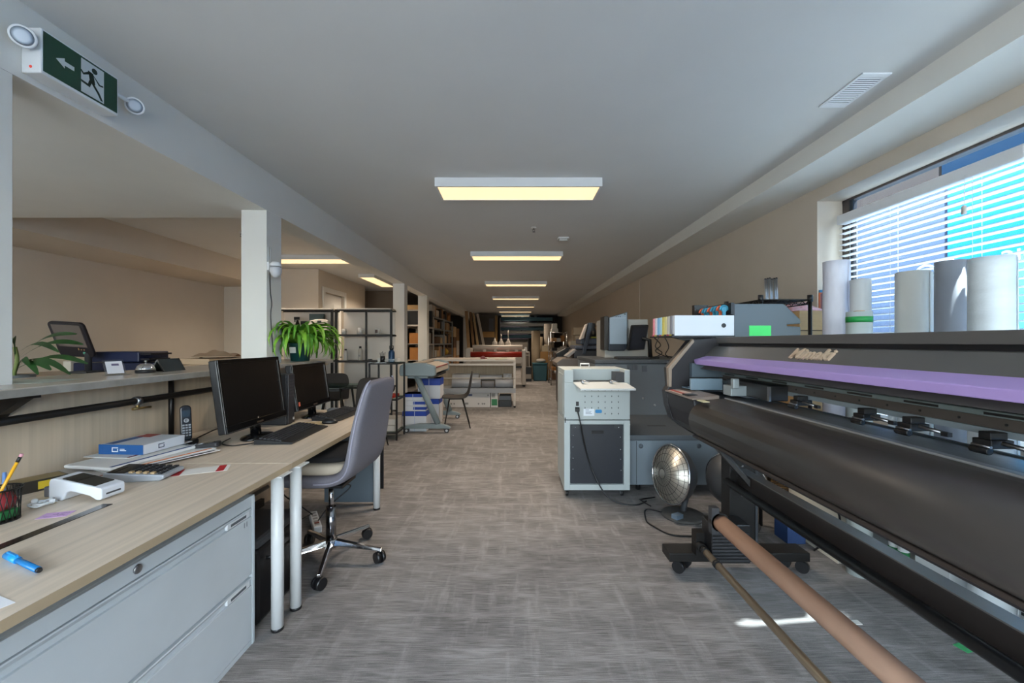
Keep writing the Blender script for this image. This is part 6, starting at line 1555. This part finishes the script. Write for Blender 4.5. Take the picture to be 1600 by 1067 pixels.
# ------------------------------------------------------------------ outside, daylight, camera
struct(MB().box(XW + .29, -14, -.25, 30, 26, -.05).build('ground_outside', M('pavement', '#b5b5b2', .9)))
struct(MB().box(-14, -26, -.25, 30, YF - .25, -.05).build('ground_front', M('pavement', '#b5b5b2', .9)))
t = T('neighbour_building', 'bright blue building facade outside, seen through the right of the blinds', 'building', (8.2, 1.2, -.05))
MB().box(7.4, -9, -.05, 9.4, 7.0, 4.05).build('facade', M('facade blue', '#226f9c', .9, spec=.05), t)
MB().box(7.3, -9, 4.05, 9.4, 7.0, 8.0).build('upper_storey', M('facade dark blue', '#16293c', .9, spec=.05), t)
q = MB()
for i in range(8): q.box(7.28, -8.6 + i * 1.9, 4.7, 7.3, -7.4 + i * 1.9, 6.8)
q.build('windows', M('facade window', '#152533', .6, spec=.1), t)
MB().box(7.36, 3.9, -.05, 7.4, 6.2, 2.6).build('shop_window', M('shop window blue', '#4fa3cf', .6, spec=.1), t)
t = T('pale_building', 'pale building outside beyond the blue facade, seen through the left of the blinds', 'building', (9, 8, -.05))
MB().box(7.4, 7.05, -.05, 12, 22, 4.05).build('wall', M('pale facade', '#4d586b', .9, spec=.05), t)
MB().box(7.3, 7.05, 4.05, 12, 22, 8.0).build('upper_storey', M('taupe facade', '#413936', .9, spec=.05), t)
W = bpy.data.worlds.new('sky'); SC.world = W; W.use_nodes = True
nt = W.node_tree; bg = nt.nodes['Background']
sky = nt.nodes.new('ShaderNodeTexSky'); sky.sky_type = 'NISHITA'; sky.sun_disc = False; sky.sun_elevation = math.radians(46); sky.sun_rotation = math.radians(96); sky.air_density = 1.3; sky.dust_density = 2.5
hs = nt.nodes.new('ShaderNodeHueSaturation'); hs.inputs['Saturation'].default_value = .42
nt.links.new(sky.outputs['Color'], hs.inputs['Color']); nt.links.new(hs.outputs['Color'], bg.inputs['Color']); bg.inputs['Strength'].default_value = SKY_S
def portal(name, loc, rx, ry, rz, sx, sy):
    l = bpy.data.lights.new(name, 'AREA'); l.shape = 'RECTANGLE'; l.size = sx; l.size_y = sy; l.cycles.is_portal = True
    o = bpy.data.objects.new(name, l); COL.objects.link(o); o.location = loc; o.rotation_euler = (rx, ry, rz)
portal('window_portal', (XG + .06, (WY0 + WY1) / 2, (WZ0 + WZ1) / 2), 0, math.radians(90), 0, WZ1 - WZ0, WY1 - WY0)
portal('front_portal', (-1.6, YF - .21, 1.4), math.radians(90), 0, 0, 7.8, 2.4)
s = bpy.data.lights.new('sun', 'SUN'); s.energy = SUN_E; s.angle = math.radians(.6); s.color = (1, .96, .9)
so = bpy.data.objects.new('sun', s); COL.objects.link(so)
so.rotation_euler = Vector((-1, -.115, -1.4)).to_track_quat('-Z', 'Y').to_euler()

cam = bpy.data.cameras.new('camera'); cam.sensor_width = 36; cam.lens = F / 1600 * 36; cam.clip_start = .02; cam.clip_end = 200
cam.shift_x = -(VX - 800) / 1600; cam.shift_y = (VY - 533.5) / 1600
co = bpy.data.objects.new('camera', cam); COL.objects.link(co); co.location = (0, 0, H); co.rotation_euler = (math.radians(90), 0, 0)
SC.camera = co
v = SC.view_settings; v.view_transform = 'Standard'; v.look = 'None'; v.exposure = EXPO; v.gamma = 1
try: v.use_curve_mapping = False
except Exception: pass
SC.cycles.use_denoising = True
SC.cycles.max_bounces = 10; SC.cycles.diffuse_bounces = 6; SC.cycles.transparent_max_bounces = 24
SC.cycles.caustics_reflective = False; SC.cycles.caustics_refractive = False; SC.cycles.sample_clamp_indirect = 6
